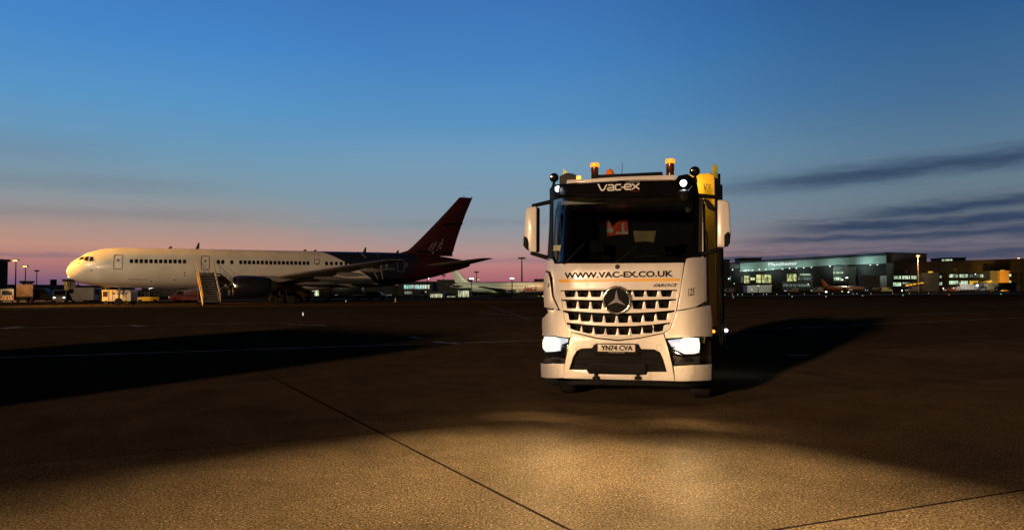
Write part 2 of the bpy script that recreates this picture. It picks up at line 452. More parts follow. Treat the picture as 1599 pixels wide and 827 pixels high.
GM = ground_material('apron_concrete')
bm = MB()
# one sheet, finer towards the camera
bm.face(bm.verts([(-3500, -600, 0), (3500, -600, 0), (3500, 4500, 0), (-3500, 4500, 0)]))
tag(bm.build('apron_ground', GM, smooth=None), kind='structure')

def g2(px, py): v = gnd(px, py); return Vector((v.x, v.y))
# paler slabs: the bay nearest the camera and the one past the second joint
l = MB(); a, b = g2(0, 727), g2(830, 655); d = (b-a).normalized(); a = a-d*12; b = b+d*14
l.face(l.verts([(-14, -4, .002), (12, -4, .002), (b.x, b.y, .002), (a.x, a.y, .002)]))
tag(l.build('near_slab', ground_material('near_slab_concrete', tone=1.22), smooth=None), kind='structure')
l = MB(); a, b = g2(1210, 827), g2(1599, 765); d = (b-a).normalized(); a = a-d*3; b = b+d*14
l.face(l.verts([(a.x, a.y-12, .003), (b.x, b.y-12, .003), (b.x, b.y, .003), (a.x, a.y, .003)]))
tag(l.build('corner_slab', ground_material('corner_slab_concrete', tone=1.55), smooth=None), kind='structure')

JOINT = mat('joint_sealant', (.004, .003, .003, 1), 1.0, var=.2, scale=3, spec=0)
LINEM = mat('worn_white_line_paint', (.42, .41, .38, 1), .95, var=.45, scale=1.4, spec=.02)
LINED = mat('faded_grey_line_paint', (.16, .155, .145, 1), .95, var=.5, scale=1.1, spec=.02)
def strip(mb, a, b, w, z):
    a, b = Vector(a[:2]), Vector(b[:2]); d = (b-a).normalized(); n = Vector((-d.y, d.x))*w/2
    mb.face(mb.verts([(*(a-n), z), (*(b-n), z), (*(b+n), z), (*(a+n), z)]))
def g2(px, py): v = gnd(px, py); return Vector((v.x, v.y))
j = MB()
a, b = g2(440, 597), g2(890, 827); d = (b-a).normalized(); strip(j, a, b+d*6, .022, .004)
strip(j, a-d*30, a, .012, .004)
a, b = g2(1210, 827), g2(1599, 765); d = (b-a).normalized(); strip(j, a-d*1.2, b+d*14, .022, .0042)
a, b = g2(0, 727), g2(830, 655); d = (b-a).normalized(); strip(j, a-d*6, b+d*3, .010, .0044)
tag(j.build('slab_joints', JOINT, smooth=None), kind='structure')
l = MB()
for (p, q, w) in (((0, 558), (845, 531), .13), ((0, 512), (800, 497), .12)):
    a, b = g2(*p), g2(*q); d = (b-a).normalized(); strip(l, a-d*25, b+d*2, w, .004)
a, b = g2(1120, 517), g2(1500, 500); d = (b-a).normalized(); strip(l, a, b+d*60, .10, .004)
a, b = g2(1228, 554), g2(1262, 554.5); strip(l, a, b, .10, .004)
a, b = g2(676, 533), g2(718, 537); strip(l, a, b, .22, .0085)
a, b = g2(640, 526), g2(660, 528); strip(l, a, b, .18, .004)
a, b = g2(745, 488), g2(800, 492); strip(l, a, b, .16, .004)
a, b = g2(5, 513), g2(35, 510); strip(l, a, b, .3, .0085)
a, b = g2(205, 508), g2(224, 509.4); strip(l, a, b, .3, .0085)
a, b = g2(450, 506), g2(508, 508); strip(l, a, b, .2, .004)
tag(l.build('apron_line_markings', LINEM, smooth=None), kind='structure')
l = MB()
for (p, q, w) in (((760, 476), (830, 500), .2), ((1180, 478), (1599, 470), .35), ((1130, 500), (1599, 486), .3), ((1120, 490), (1420, 478), .2), ((0, 484), (600, 477), .3)):
    a, b = g2(*p), g2(*q); strip(l, a, b, w, .005)
tag(l.build('faded_line_markings', LINED, smooth=None), kind='structure')
# pale service road that runs behind the stand
RM = mat('service_road_concrete', (.48, .42, .33, 1), .95, var=.2, scale=.3, spec=.02)
l = MB()
pts = [(-60, 471.6), (700, 465.8), (1200, 461.6), (1620, 457.6)]
near = [gnd(*p, z=.004) for p in pts]; far = [gnd(p[0], p[1]-.9, z=.004) for p in pts]
far[0] = near[0]+Vector((0, 7, 0)); far[1] = near[1]+Vector((0, 8, 0)); far[2] = near[2]+Vector((0, 11, 0)); far[3] = near[3]+Vector((0, 18, 0))
for i in range(3): l.face(l.verts([near[i], near[i+1], far[i+1], far[i]]))
tag(l.build('service_road', RM, smooth=None), kind='structure')

# ================================================================== the lorry
TC, TD, TPSI = 1.646, 10.2, R(15)
truck = empty('vacuum_lorry', 'white and yellow vacuum excavator lorry facing the camera with headlamps on', 'lorry', (TC, TD, 0), -TPSI)
TXA = Vector((math.cos(TPSI), -math.sin(TPSI), 0)); TYA = Vector((math.sin(TPSI), math.cos(TPSI), 0)); TO = Vector((TC, TD, 0))
def tl(px, py, yb):
    """photo pixel -> (x, z) in the lorry's own frame on the plane y = yb"""
    d = ray(px, py); t = (yb - (CAM-TO).dot(TYA))/d.dot(TYA); p = CAM + d*t - TO
    return (p.dot(TXA), p.z)
def yf(x, z):
    """front surface of the cab: nearly upright, leaning back above the waist, rounded at the corners"""
    ax = abs(x)
    if z < 1.0: sl, k, c = .06*(1.0-z)*0, 2.0, .80
    else: sl, k, c = .04*(z-1.0), 2.2, .80
    if z > 2.05: sl = .042 + .26*(z-2.05)
    return sl + .05*x*x + k*max(0, ax-c)**2
def conv(pts, zoom, off=0.0):
    out = []
    for (a, b) in pts:
        px, py = zoom(a, b); y = yf(0, 1)
        for _ in range(5): x, z = tl(px, py, y); y = yf(x, z)+off
        out.append((x, z))
    return out
z1 = lambda a, b: (800+a/4.136, 230+b/4.136)
z2 = lambda a, b: (820+a/3.447, 400+b/3.447)
z3 = lambda a, b: (880+a/7.268, 520+b/7.268)
def fp(name, pts, zoom, off, thick, bev, m, parent=truck, holes=(), cell=.06, smooth=30):
    return plate(name, [conv(pts, zoom)]+[conv(h, zoom) for h in holes], lambda x, z: yf(x, z)+off, thick, bev, m, parent, cell, smooth=smooth)

# ---- front flap with the web address and the grille
def quadc(l, c, r, x, xl, xc, xr):
    t = (x-xl)/(xr-xl)
    tc = (xc-xl)/(xr-xl)
    return l*(t-tc)*(t-1)/((0-tc)*(0-1)) + c*t*(t-1)/(tc*(tc-1)) + r*t*(t-tc)/(1*(1-tc))
hole = [(190, 183), (300, 182), (500, 181), (700, 181), (818, 180), (806, 290), (790, 340), (760, 392), (735, 402), (620, 426), (500, 436), (380, 424), (262, 396), (238, 385), (214, 350), (203, 292)]
front = fp('front_panel', [(160, 40), (300, 38), (500, 37), (700, 36), (855, 34), (836, 180), (812, 290), (795, 345), (778, 388), (745, 410), (620, 436), (500, 449), (380, 436), (250, 404), (230, 388), (212, 345), (196, 292), (178, 182)],
           z2, 0, .035, .006, WHITE, holes=[hole])
fp('grille_opening', [(186, 178), (822, 176), (810, 290), (780, 390), (745, 406), (500, 444), (250, 400), (225, 388), (198, 290)], z2, .22, .02, 0, BLACK)
rows = [dict(x=(190, 818), top=(180, 179, 178), bar=(231, 236, 228), sl=36, c=(240, 310, 380, 450, 542, 612, 682, 760)),
        dict(x=(200, 811), top=(231, 238, 228), bar=(290, 306, 288), sl=44, c=(248, 316, 385, 455, 533, 605, 675, 746)),
        dict(x=(206, 806), top=(291, 313, 289), bar=(353, 376, 352), sl=42, c=(260, 325, 390, 457, 527, 600, 668, 736)),
        dict(x=(222, 768), top=(354, 380, 354), bar=(398, 445, 402), sl=46, c=(270, 335, 400, 463, 530, 597, 660, 716))]
for i, r in enumerate(rows):
    xl, xr = r['x']; xc = (xl+xr)/2
    T = lambda x: quadc(*r['top'], x, xl, xc, xr); B = lambda x: quadc(*r['bar'], x, xl, xc, xr)
    sl = min(r['sl'], 60)
    pts = [(xl-4, T(xl)+8)]
    for c in r['c']:
        d = sl if i < 3 else sl-6
        pts += [(c-31, T(c)+8), (c-30, T(c)+12), (c-25, T(c)+d-2), (c-21, T(c)+d+3), (c+21, T(c)+d+3), (c+25, T(c)+d-2), (c+30, T(c)+12), (c+31, T(c)+8)]
    pts.append((xr+4, T(xr)+8))
    pts += [(x, B(x)-(0 if i < 3 else 4)) for x in (xr+2, xr-120, xr-220, xc, xl+220, xl+120, xl-2)]
    fp('grille_bar', pts, z2, .016 + .004*(i % 2), .03, .0025, WHITE)
    # the mesh depth behind each row of teeth
for i in range(3):
    m = MB()
    for q in range(4):
        zt = 1.02+i*.18+q*.04; m.box(-.78, .17, zt, .78, .185, zt+.012)
    m.build('grille_slat', BLACK, truck)
for xa in (440, 565):
    fp('panel_gap', [(xa-8 if xa < 500 else xa, 402), (xa-6 if xa < 500 else xa+2, 402), (xa-18 if xa < 500 else xa+4, 441), (xa-20 if xa < 500 else xa+2, 441)], z2, .0135, .006, 0, LETTER)
ec = conv([(495, 235)], z2)[0]
em = plate('grille_emblem', [circ(*ec, .176, 40)], -.012, .05, .0, BLACK, truck, None, smooth=None)
m = MB(); rings = []
for k in range(48):
    a = 2*PI*k/48; u = Vector((math.cos(a), 0, math.sin(a)))
    rings.append([Vector((ec[0], -.012, ec[1])) + u*(.192+.02*math.cos(b)) + Vector((0, -.026*math.sin(b), 0)) for b in [2*PI*q/8 for q in range(8)]])
m.loft(rings+[rings[0]], cap=False); m.build('chrome_ring', CHROME, em, 60)
m = MB()
for k in range(3):
    a = R(90+120*k); t = Vector((ec[0]+.158*math.cos(a), -.05, ec[1]+.158*math.sin(a))); c0 = Vector((ec[0], -.062, ec[1]))
    for sg in (1, -1):
        p = Vector((ec[0]+.032*math.cos(a+sg*R(60)), -.040, ec[1]+.032*math.sin(a+sg*R(60))))
        m.face(m.verts([c0, t, p] if sg > 0 else [c0, p, t]))
m.build('three_point_star', SILVER, em, None)
lettering('web_address', 'WWW.VAC-EX.CO.UK', conv([(212, 120), (797, 110), (212, 88)], z2), lambda x, z: yf(x, z)-.006, LETTER, front, .004, .034)
fp('yellow_stripe', [(180, 126), (500, 121), (833, 119), (831, 133), (500, 136), (182, 141)], z2, -.005, .006, 0, STRIPE, front)
lettering('model_lettering', 'AROCS', conv([(700, 165), (818, 162), (702, 149)], z2), lambda x, z: yf(x, z)-.006, LETTER, front, .004, .03, .35)
fp('model_underline', [(688, 163), (706, 147), (712, 147), (696, 163)], z2, -.005, .005, 0, LETTER, front)
bc = conv([(497, 56)], z2)[0]
lk = plate('front_lock', [circ(*bc, .034)], yf(0, bc[1])-.012, .02, .004, GLOSSB, truck, None)
plate('lock_slot', [rrect(bc[0]-.016, bc[1]-.005, bc[0]+.016, bc[1]+.005, .004)], yf(0, bc[1])-.015, .006, 0, CHROME, lk, None)

# ---- bumper
b_out = [(251, 408), (380, 441), (500, 455), (620, 441), (745, 415), (770, 500), (790, 580), (806, 670), (600, 665), (400, 660), (203, 654), (216, 570), (236, 470)]
b_hole = [z for z in [(65, 412), (110, 270), (150, 200), (200, 174), (325, 168), (350, 130), (380, 118), (600, 116), (850, 120), (880, 178), (1030, 182), (1095, 215), (1130, 290), (1172, 436), (955, 437), (943, 470), (600, 466), (290, 458), (266, 412)]]
bump = plate('bumper', [conv(b_out, z2), conv(b_hole, z3)], lambda x, z: yf(x, z)-.012, .05, .008, WHITE, truck)
fp('bumper_intake', [(50, 100), (1190, 100), (1190, 445), (960, 475), (280, 465), (50, 430)], z3, .07, .02, 0, BLACK, bump)
intake = MB()
for q, (za, zb) in enumerate(((.90, .92), (.83, .855), (.72, .745), (.64, .665), (.57, .60))):
    intake.box(-.74, .02+.006*q, za, .72, .07, zb, .005)
intake.build('intake_rib', BLACK, bump)
fp('plate_surround', [(352, 128), (384, 120), (848, 122), (874, 180), (855, 250), (360, 248), (336, 172)], z3, .0, .03, .004, BLACK, bump)
fp('step_panel', [(285, 330), (930, 340), (940, 462), (295, 452)], z3, -.002, .03, .006, BLACK, bump)
np_ = fp('number_plate', [(392, 124), (814, 128), (814, 208), (392, 203)], z3, -.03, .012, .002, mat('plate_white', (.62, .60, .55, 1), .4, var=.03), bump)
lettering('plate_number', 'YN74 CVA', conv([(425, 193), (785, 197), (425, 134)], z3, -.03), lambda x, z: yf(x, z)-.039, LETTER, truck, .003, .03)
for o in bpy.data.objects:
    if o.name == 'plate_number': o.parent = bump
lettering('dealer_line', 'COMMERCIAL', conv([(515, 218), (695, 222), (515, 211)], z3, -.0), lambda x, z: yf(x, z)-.02, SILVER, bump, .002)
for xa in (372, 848):
    fp('towing_eye', [(xa-38, 488), (xa-20, 486), (xa-20, 458), (xa+18, 458), (xa+18, 486), (xa+38, 488), (xa+38, 524), (xa-38, 522)], z3, -.05, .07, .006, BLACK)
for xa in (128, 1088):
    c = conv([(xa, 145 if xa < 500 else 158)], z3)[0]
    o = plate('bumper_cap', [circ(*c, .045), circ(*c, .041)], lambda x, z: yf(x, z)-.0135, .004, 0, mat('seam_grey', (.25, .22, .18, 1), .6), bump, None)
fp('front_skirt', [(96, 650), (400, 662), (806, 672), (1003, 672), (1003, 694), (640, 700), (300, 694), (102, 688)], z2, .06, .05, .01, BLACK)
# ---- corner pieces, wings, deflectors
for sgn, poly in ((-1, [(79, 578), (150, 576), (214, 577), (203, 653), (140, 654), (84, 650)]), (1, [(799, 590), (900, 584), (1006, 580), (1004, 664), (900, 670), (808, 671)])):
    fp('bumper_corner', poly, z2, -.016, .06, .012, WHITE)
for poly in ([(118, 284), (200, 291), (214, 345), (250, 402), (247, 424), (243, 438), (160, 428), (92, 425), (84, 380), (86, 336), (104, 322), (122, 303)],
             [(813, 293), (860, 288), (915, 276), (998, 262), (1008, 330), (1010, 431), (930, 430), (850, 436), (756, 442), (749, 412), (780, 388), (797, 345)]):
    fp('wing_panel', poly, z2, -.004, .05, .012, WHITE, cell=.05)
for poly in ([(113, 4), (148, 14), (160, 40), (178, 182), (197, 290), (186, 287), (152, 212), (147, 120), (136, 84), (112, 76)],
             [(868, 12), (900, 6), (975, 6), (978, 238), (916, 273), (816, 290), (838, 180), (857, 50)]):
    fp('corner_deflector', poly, z2, -.002, .04, .012, WHITE, cell=.05)
dfl = fp('air_deflector', [(106, 84), (124, 90), (134, 118), (148, 215), (181, 284), (104, 273), (99, 200), (101, 120)], z2, -.05, .04, .01, WHITE, cell=.05)
fp('deflector_slot', [(112, 76), (136, 84), (147, 120), (153, 212), (188, 288), (180, 288), (146, 216), (132, 118), (124, 90), (106, 84)], z2, .015, .02, 0, BLACK)
dc = conv([(128, 155)], z2)[0]
fp('door_badge', [(123, 145), (133, 145), (133, 165), (123, 165), (123, 158), (129, 158), (129, 151), (123, 151)], z2, -.053, .004, 0, LETTER, dfl, cell=None)
# fleet number on the near corner
cdf = [o for o in kids(truck) if o.name.startswith('corner_deflector')][-1]
lettering('fleet_number', '125', conv([(876, 215), (912, 208), (876, 175)], z2), lambda x, z: yf(x, z)-.006, LETTER, cdf, .003, .01, .2)

# ---- headlamps: dark housing, lens, chrome rims and the lit units
HL = [([(97, 424), (160, 428), (246, 440), (238, 500), (226, 544), (130, 540), (101, 520)], [(100, 430), (158, 433), (232, 443), (228, 462), (196, 474), (190, 508), (106, 514)], [(106, 548), (228, 550), (216, 574), (90, 574)]),
      ([(754, 445), (850, 438), (941, 432), (943, 525), (862, 541), (791, 526), (772, 490)], [(768, 452), (850, 442), (937, 437), (938, 518), (860, 526), (800, 500), (782, 476)], [(792, 532), (860, 545), (940, 533), (942, 580), (804, 586)])]
for i, (hous, lit, fog) in enumerate(HL):
    h = fp('headlight', hous, z2, .03, .03, .004, GLOSSB, cell=.05)
    fp('daylight_strip', lit, z2, -.002, .02, .004, HEADC, h, cell=.05)
    cxl, czl, rw, rh = ((140, 472, 48, 38), (886, 480, 54, 44))[i]
    fp('lamp_unit', [(cxl+rw*math.copysign(abs(math.cos(R(a)))**.6, math.cos(R(a))), czl+rh*math.copysign(abs(math.sin(R(a)))**.6, math.sin(R(a)))) for a in range(0, 360, 15)], z2, -.016, .02, .004, HEADL, h, cell=.05)
    side = [(200, 476), (232, 470), (222, 530), (190, 520)] if i == 0 else [(792, 505), (850, 530), (850, 535), (796, 520)]
    fp('reflector_trim', side, z2, .005, .02, .003, CHROME, h, cell=.05)
    fg = fp('fog_light_recess', fog, z2, .05, .03, .006, DARKG, cell=.05)
    a = fog[0]; c3 = fog[-1]
    fx, fz = conv([(sum(p[0] for p in fog)/len(fog), sum(p[1] for p in fog)/len(fog))], z2)[0]
    plate('fog_light_lens', [rrect(fx-.09, fz-.03, fx+.09, fz+.03, .012)], lambda x, z: yf(x, z)+.02, .02, .004, GLAZE, fg, .05)
# the beams themselves
for px, py in ((862, 538), (1072, 541)):
    x, z = tl(px, py, .0); p = TO + TXA*x + TYA*(-.06 if abs(x) < .9 else .02) + Vector((0, 0, z))
    f = -TYA
    p = p + f*.22
    dipped(spot('headlight_beam', p, p + f*10 + Vector((.5, 0, -.35)), 78000, (1.0, .69, .34), .06, 86, 1.0), .245)
    spot('headlight_near_field', p, p + f*10 + Vector((0, 0, -3.2)), 300, (1.0, .64, .28), .05, 125, 1.0)
    point('headlight_spill', p + f*.32, 16, (1.0, .62, .28), .04)

# ---- cab top: visor, pillars, windscreen
def yg(x, z): return yf(x, z)
surround = fp('windscreen_surround', [(236, 268), (262, 240), (350, 241), (560, 224), (830, 214), (1050, 215), (1075, 182), (1130, 172), (1188, 205), (1206, 300), (1200, 560), (1196, 690), (1120, 722), (1108, 744), (840, 748), (560, 751), (272, 754), (222, 728), (236, 500), (238, 330)],
              z1, 0, .04, .008, GLOSSB, holes=[[(262, 340), (700, 330), (1168, 330), (1164, 560), (1095, 728), (700, 738), (285, 740), (262, 715)]], cell=.06)
ws = fp('windscreen', [(255, 334), (1175, 324), (1172, 560), (1100, 734), (280, 745), (255, 722)], z1, .012, .008, 0, GL, cell=.06)
vis = fp('sun_visor', [(262, 262), (560, 236), (830, 228), (1060, 226), (1100, 300), (1100, 316), (840, 318), (560, 322), (270, 322)], z1, -.07, .02, .006, GLOSSB, cell=.08)
fp('roof_edge', [(350, 236), (352, 212), (480, 205), (700, 190), (1058, 178), (1046, 211), (830, 210), (560, 220)], z1, -.01, .06, .012, WHITE, cell=.08)
# the maker's name strip: a rounded stroke logo "vac-ex"
LX, LY = 552, 232
def stroke(pts): return ribbon(conv([(LX+a, LY+b) for a, b in pts], z1, -.085), .022)
logo = [[(3, 6), (20, 41), (30, 47), (40, 41), (58, 8)],
        [(66, 12), (95, 10), (102, 16), (103, 48)], [(97, 29), (72, 30), (65, 34), (65, 42), (72, 46), (97, 45)],
        [(150, 8), (122, 9), (114, 15), (114, 38), (122, 43), (150, 41)],
        [(151, 26), (170, 25)],
        [(180, 24), (208, 23)], [(214, 26), (214, 12), (206, 6), (182, 7), (174, 13), (174, 34), (182, 40), (217, 39)],
        [(220, 4), (244, 21), (268, 38)], [(268, 1), (244, 21), (222, 40)]]
me_ = [stroke(q) for q in logo]
for i, q in enumerate(me_):
    o = plate('visor_letter', [q], lambda x, z: yf(x, z)-.088-.001*(i % 2), .006, 0, REFL, vis, None)
lettering('visor_small_print', 'GROUP LTD', conv([(738, 232), (822, 228), (738, 224)], z1, -.08), lambda x, z: yf(x, z)-.086, SILVER, vis, .002, .005)
lettering('visor_red_print', 'EXCAVATION', conv([(764, 288), (820, 286), (764, 281)], z1, -.08), lambda x, z: yf(x, z)-.086, RED, vis, .002, .01)
# cab shell
def side_fn(x): return 0
HWC = 1.15
for sg in (-1, 1):
    me = curve_mesh([[(.44, .95), (2.15, .95), (2.15, 3.15), (2.0, 3.2), (.80, 3.2), (.70, 3.0), (.47, 2.1)],
                     [(.58, 2.08), (1.28, 2.0), (1.28, 3.05), (.84, 3.05), (.76, 2.9)]], .05, .008)
    bm = bmesh.new(); bm.from_mesh(me)
    for v in bm.verts:
        y, z, t = v.co; v.co = (sg*(HWC-.0) + t - sg*.03, y, z)
    bmesh.ops.remove_doubles(bm, verts=bm.verts, dist=1e-6); bmesh.ops.recalc_face_normals(bm, faces=bm.faces); bm.to_mesh(me); bm.free()
    sd = link('cab_side', me, WHITE, truck, 30)
    m = MB(); m.box(sg*1.11-.004, .57, 1.98, sg*1.11+.004, 1.30, 3.07); m.build('side_window', GL, sd, None)
    m = MB(); m.tube([(sg*1.165, .56, 2.0), (sg*1.165, .70, 2.75), (sg*1.165, .82, 3.06), (sg*1.165, 1.27, 3.06), (sg*1.165, 1.27, 2.0)], .018, 8); m.build('window_trim', BLACK, sd)
    m = MB(); m.box(sg*1.16-.01, 1.30, 1.2, sg*1.16+.01, 1.305, 3.2); m.box(sg*1.16-.02, 1.1, 1.75, sg*1.19, 1.27, 1.80, .01); m.build('door_handle', BLACK, sd)
    m = MB(); m.tube([(sg*1.19, 1.42, 1.3), (sg*1.22, 1.42, 1.4), (sg*1.22, 1.42, 2.6), (sg*1.19, 1.42, 2.7)], .014, 8); m.build('grab_rail', MIDG, sd)
m = MB(); m.prism([(-1.09, 3.12), (-1.03, 3.26), (-.92, 3.40), (-.74, 3.49), (-.4, 3.53), (.4, 3.53), (.74, 3.49), (.92, 3.40), (1.03, 3.26), (1.09, 3.12)], 1, .72, 2.15, .02)
roof = m.build('cab_roof', WHITE, truck)
m = MB(); m.box(-.55, .62, 3.525, .55, 1.2, 3.57, .015); m.build('roof_hatch', BLACK, roof)
m = MB(); m.box(-1.1, 2.10, .95, 1.1, 2.15, 3.4); m.box(-1.1, .3, .95, 1.1, 2.1, 1.05); m.build('cab_back_wall', TEXG, truck, None)
m = MB(); m.prism([(.30, 1.6), (.30, 2.0), (.36, 2.08), (.62, 2.06), (.75, 1.95), (.75, 1.1), (.30, 1.1)], 0, -.96, .96, .03)
dash = m.build('dashboard', mat('dashboard_vinyl', (.03, .024, .018, 1), .7, var=.2, scale=6), truck)
m = MB(); m.lathe([(.055, 0), (.06, .01), (.05, .02)], 1, 16, (-.62, .70, 2.12)); 
rg = []
for k in range(32):
    a = 2*PI*k/32; u = Vector((math.cos(a), .45*math.sin(a)*0+.35*math.sin(a), math.sin(a)*.9))
    rg.append([Vector((-.62, .80, 2.12))+u*.22 + Vector((math.cos(b)*math.cos(a), math.sin(b), math.cos(b)*math.sin(a)))*.016 for b in [2*PI*q/8 for q in range(8)]])
m.loft(rg+[rg[0]], cap=False); m.box(-.83, .78, 2.10, -.41, .82, 2.14); m.build('steering_wheel', BLACK, truck)
for sx in (-.62, .62):
    m = MB(); m.box(sx-.25, 1.1, 1.35, sx+.25, 1.65, 1.52, .05); m.box(sx-.25, 1.6, 1.45, sx+.25, 1.75, 2.35, .06); m.box(sx-.13, 1.62, 2.38, sx+.13, 1.72, 2.6, .04)
    m.build('seat', TEXG, truck)
# windscreen stickers, interior mirror light, wipers
fp('windscreen_sticker', [(266, 632), (314, 632), (308, 668), (262, 668)], z1, .004, .003, 0, mat('pale_sticker', (.5, .5, .34, 1), .6), ws)
fp('toll_tag', [(1120, 385), (1152, 385), (1152, 416), (1120, 416)], z1, .03, .01, .002, mat('tan_tag', (.3, .27, .2, 1), .6), ws)
def wpt(px, py, off): x, z = conv([(px, py)], z1, off)[0]; return (x, yf(x, z)+off, z)
for a, b, c, e in (((345, 742), (430, 655), (330, 748), (470, 612)), ((700, 722), (748, 680), (660, 742), (800, 640))):
    m = MB(); m.tube([wpt(*c, -.03), wpt(*a, -.035), wpt(*b, -.035), wpt(*e, -.03)], [.018, .014, .010, .006], 8)
    w_ = m.build('wiper', BLACK, truck)
m = MB(); m.tube([wpt(790, 705, -.022), wpt(930, 700, -.022)], .009, 6); m.build('wiper_blade', BLACK, truck)
# ---- roof lamps and fittings
def tp(px, py, y): x, z = tl(px, py, y); return Vector((x, y, z))
for (px, py, off) in ((297, 270, -.06), (1105, 232, -.06)):
    x, z = conv([(px, py)], z1, off)[0]; y = yf(x, z)+off
    m = MB(); m.lathe([(.035, .07), (.058, .05), (.062, -.005), (.052, -.01)], 1, 20, (x, y, z)); m.box(x-.015, y+.02, z-.09, x+.015, y+.06, z)
    sl_ = m.build('work_lamp', BLACK, truck)
    m = MB(); m.lathe([(.001, -.022), (.05, -.016), (.05, -.008), (.001, -.006)], 1, 20, (x, y, z)); m.build('work_lamp_lens', WHITEL, sl_)
    p = TO + TXA*x + TYA*(y-.06) + Vector((0, 0, z)); spot('work_lamp_light', p, p - TYA*4 - Vector((0, 0, 2)), 18, (.85, .93, 1), .05, 120, .8)
for (px, py, r, y) in ((270, 196, .075, .45), (1178, 155, .078, .50)):
    c = tp(*z1(px, py), y); m = MB(); m.lathe([(.001, -r*.9), (r*.5, -r*.78), (r*.85, -r*.4), (r, 0), (r*.85, r*.45), (r*.4, r*.75), (.001, r*.8)], 1, 20, c)
    m.tube([c+Vector((0, 0, -r*.8)), c+Vector((.02*(1 if px > 500 else -1), 0, -r*2.2))], .022, 8)
    hb = m.build('horn_lamp', BLACK, truck)
    m = MB(); m.box(c.x-.05, c.y-r*.95, c.z-.004, c.x+.01, c.y-r*.8, c.z+.02, .003); m.build('lamp_glint_bar', CHROME, hb)
for (px, yb_, yt_, w) in ((533, 197, 103, 56), (1020, 180, 77, 60)):
    y = .75; b0 = tp(*z1(px, yb_), y); t0 = tp(*z1(px, yt_), y); r = (tl(*z1(px+w/2, yt_), y)[0]-tl(*z1(px-w/2, yt_), y)[0])/2
    m = MB(); H = t0.z-b0.z; m.lathe([(r*.9, -.06), (r*.9, H*.1), (r*.8, H*.12), (r*.88, H*.16), (r*.88, H*.72)], 2, 24, b0); bc_ = m.build('beacon', mat('smoked_amber_lens', (.05, .012, .004, 1), .2), truck)
    m = MB(); m.lathe([(r, H*.73), (r*1.04, H*.80), (r*1.04, H*.93), (r*.9, H), (.001, H*1.01)], 2, 24, b0); m.build('beacon_light', AMBER, bc_)
    p = TO + TXA*b0.x + TYA*(y-.15) + Vector((0, 0, t0.z+.02)); point('beacon_glow', p, 3, (1, .4, .05), .05)
a0, a1 = tp(*z1(704, 205), .5), tp(*z1(712, 95), .55)
m = MB(); m.lathe([(.055, -.03), (.05, .01), (.02, .035), (.001, .04)], 2, 16, a0); m.tube([a0, a0.lerp(a1, .5)+Vector((0, .01, 0)), a1], [.006, .0045, .003], 6); m.build('antenna', BLACK, truck)
c0 = tp(*z1(630, 180), 1.6); m = MB(); m.lathe([(.09, -.10), (.085, .0), (.065, .06), (.035, .10), (.001, .115)], 2, 20, c0); m.build('orange_roof_beacon', ORANGE, truck)
# dark platform with lime cone and amber end at the far-left roof edge
p0, p1, p2 = tp(*z1(310, 200), 1.5), tp(*z1(400, 190), 1.5), tp(*z1(442, 202), 1.5)
m = MB(); m.prism([(p0.x, p0.z-.12), (p0.x, p0.z+.02), (p0.x+.12, p1.z+.06), (p1.x, p1.z+.04), (p2.x, p2.z+.01), (p2.x, p2.z-.1)], 1, 1.4, 1.9, .02); m.build('roof_box', DARKG, truck)
m = MB(); m.box(p1.x+.06, 1.36, p2.z-.05, p2.x+.02, 1.40, p2.z+.03, .01); m.build('roof_marker', AMBER2, truck)
q = tp(*z1(345, 180), 1.45); m = MB(); m.prism([(q.x-.05, q.z-.03), (q.x-.035, q.z+.11), (q.x+.09, q.z-.01), (q.x+.09, q.z-.03)], 1, 1.42, 1.46); m.build('lime_fin', HIYEL, truck)

# ---- door mirrors (backs of the housings face the camera)
for i, (hs, cor, arms) in enumerate((
        ([(90, 392), (108, 384), (150, 379), (158, 386), (157, 668), (150, 676), (112, 672), (78, 645), (72, 600), (80, 440)], [(74, 572), (96, 582), (106, 610), (106, 668), (84, 652), (70, 632)], (((128, 378), (245, 352)), ((120, 682), (228, 712)))),
        ([(1322, 342), (1335, 336), (1385, 342), (1402, 362), (1410, 560), (1404, 620), (1372, 642), (1326, 644), (1318, 630)], [(1368, 566), (1394, 542), (1410, 560), (1406, 618), (1392, 640), (1368, 642)], (((1206, 312), (1350, 324)), ((1200, 695), (1352, 655)))))):
    y = .42
    pts = [tl(*z1(*p), y) for p in hs]
    bd = plate('door_mirror', [pts], lambda x, z: y, .17, .03, WHITE, truck, None)
    plate('mirror_glass', [[(sum(p[0] for p in pts)/len(pts)+(x-sum(p[0] for p in pts)/len(pts))*.88, sum(p[1] for p in pts)/len(pts)+(z-sum(p[1] for p in pts)/len(pts))*.93) for x, z in pts]], y+.165, .01, 0, CHROME, bd, None)
    plate('mirror_corner', [[tl(*z1(*p), y) for p in cor]], y-.006, .05, .008, BLACK, bd, None)
    edge_ = [(157, 384), (162, 390), (161, 672), (155, 676)] if i == 0 else [(1318, 342), (1324, 340), (1322, 642), (1316, 640)]
    plate('mirror_edge', [[tl(*z1(*p), y) for p in edge_]], y-.01, .19, .004, BLACK, bd, None)
    for (a, b) in arms:
        A, B = tp(*z1(*a), y+.06), tp(*z1(*b), y+.06)
        m = MB(); m.tube([A, B], [.03, .036] if i == 0 else [.036, .03], 10); m.build('mirror_arm', BLACK, truck)
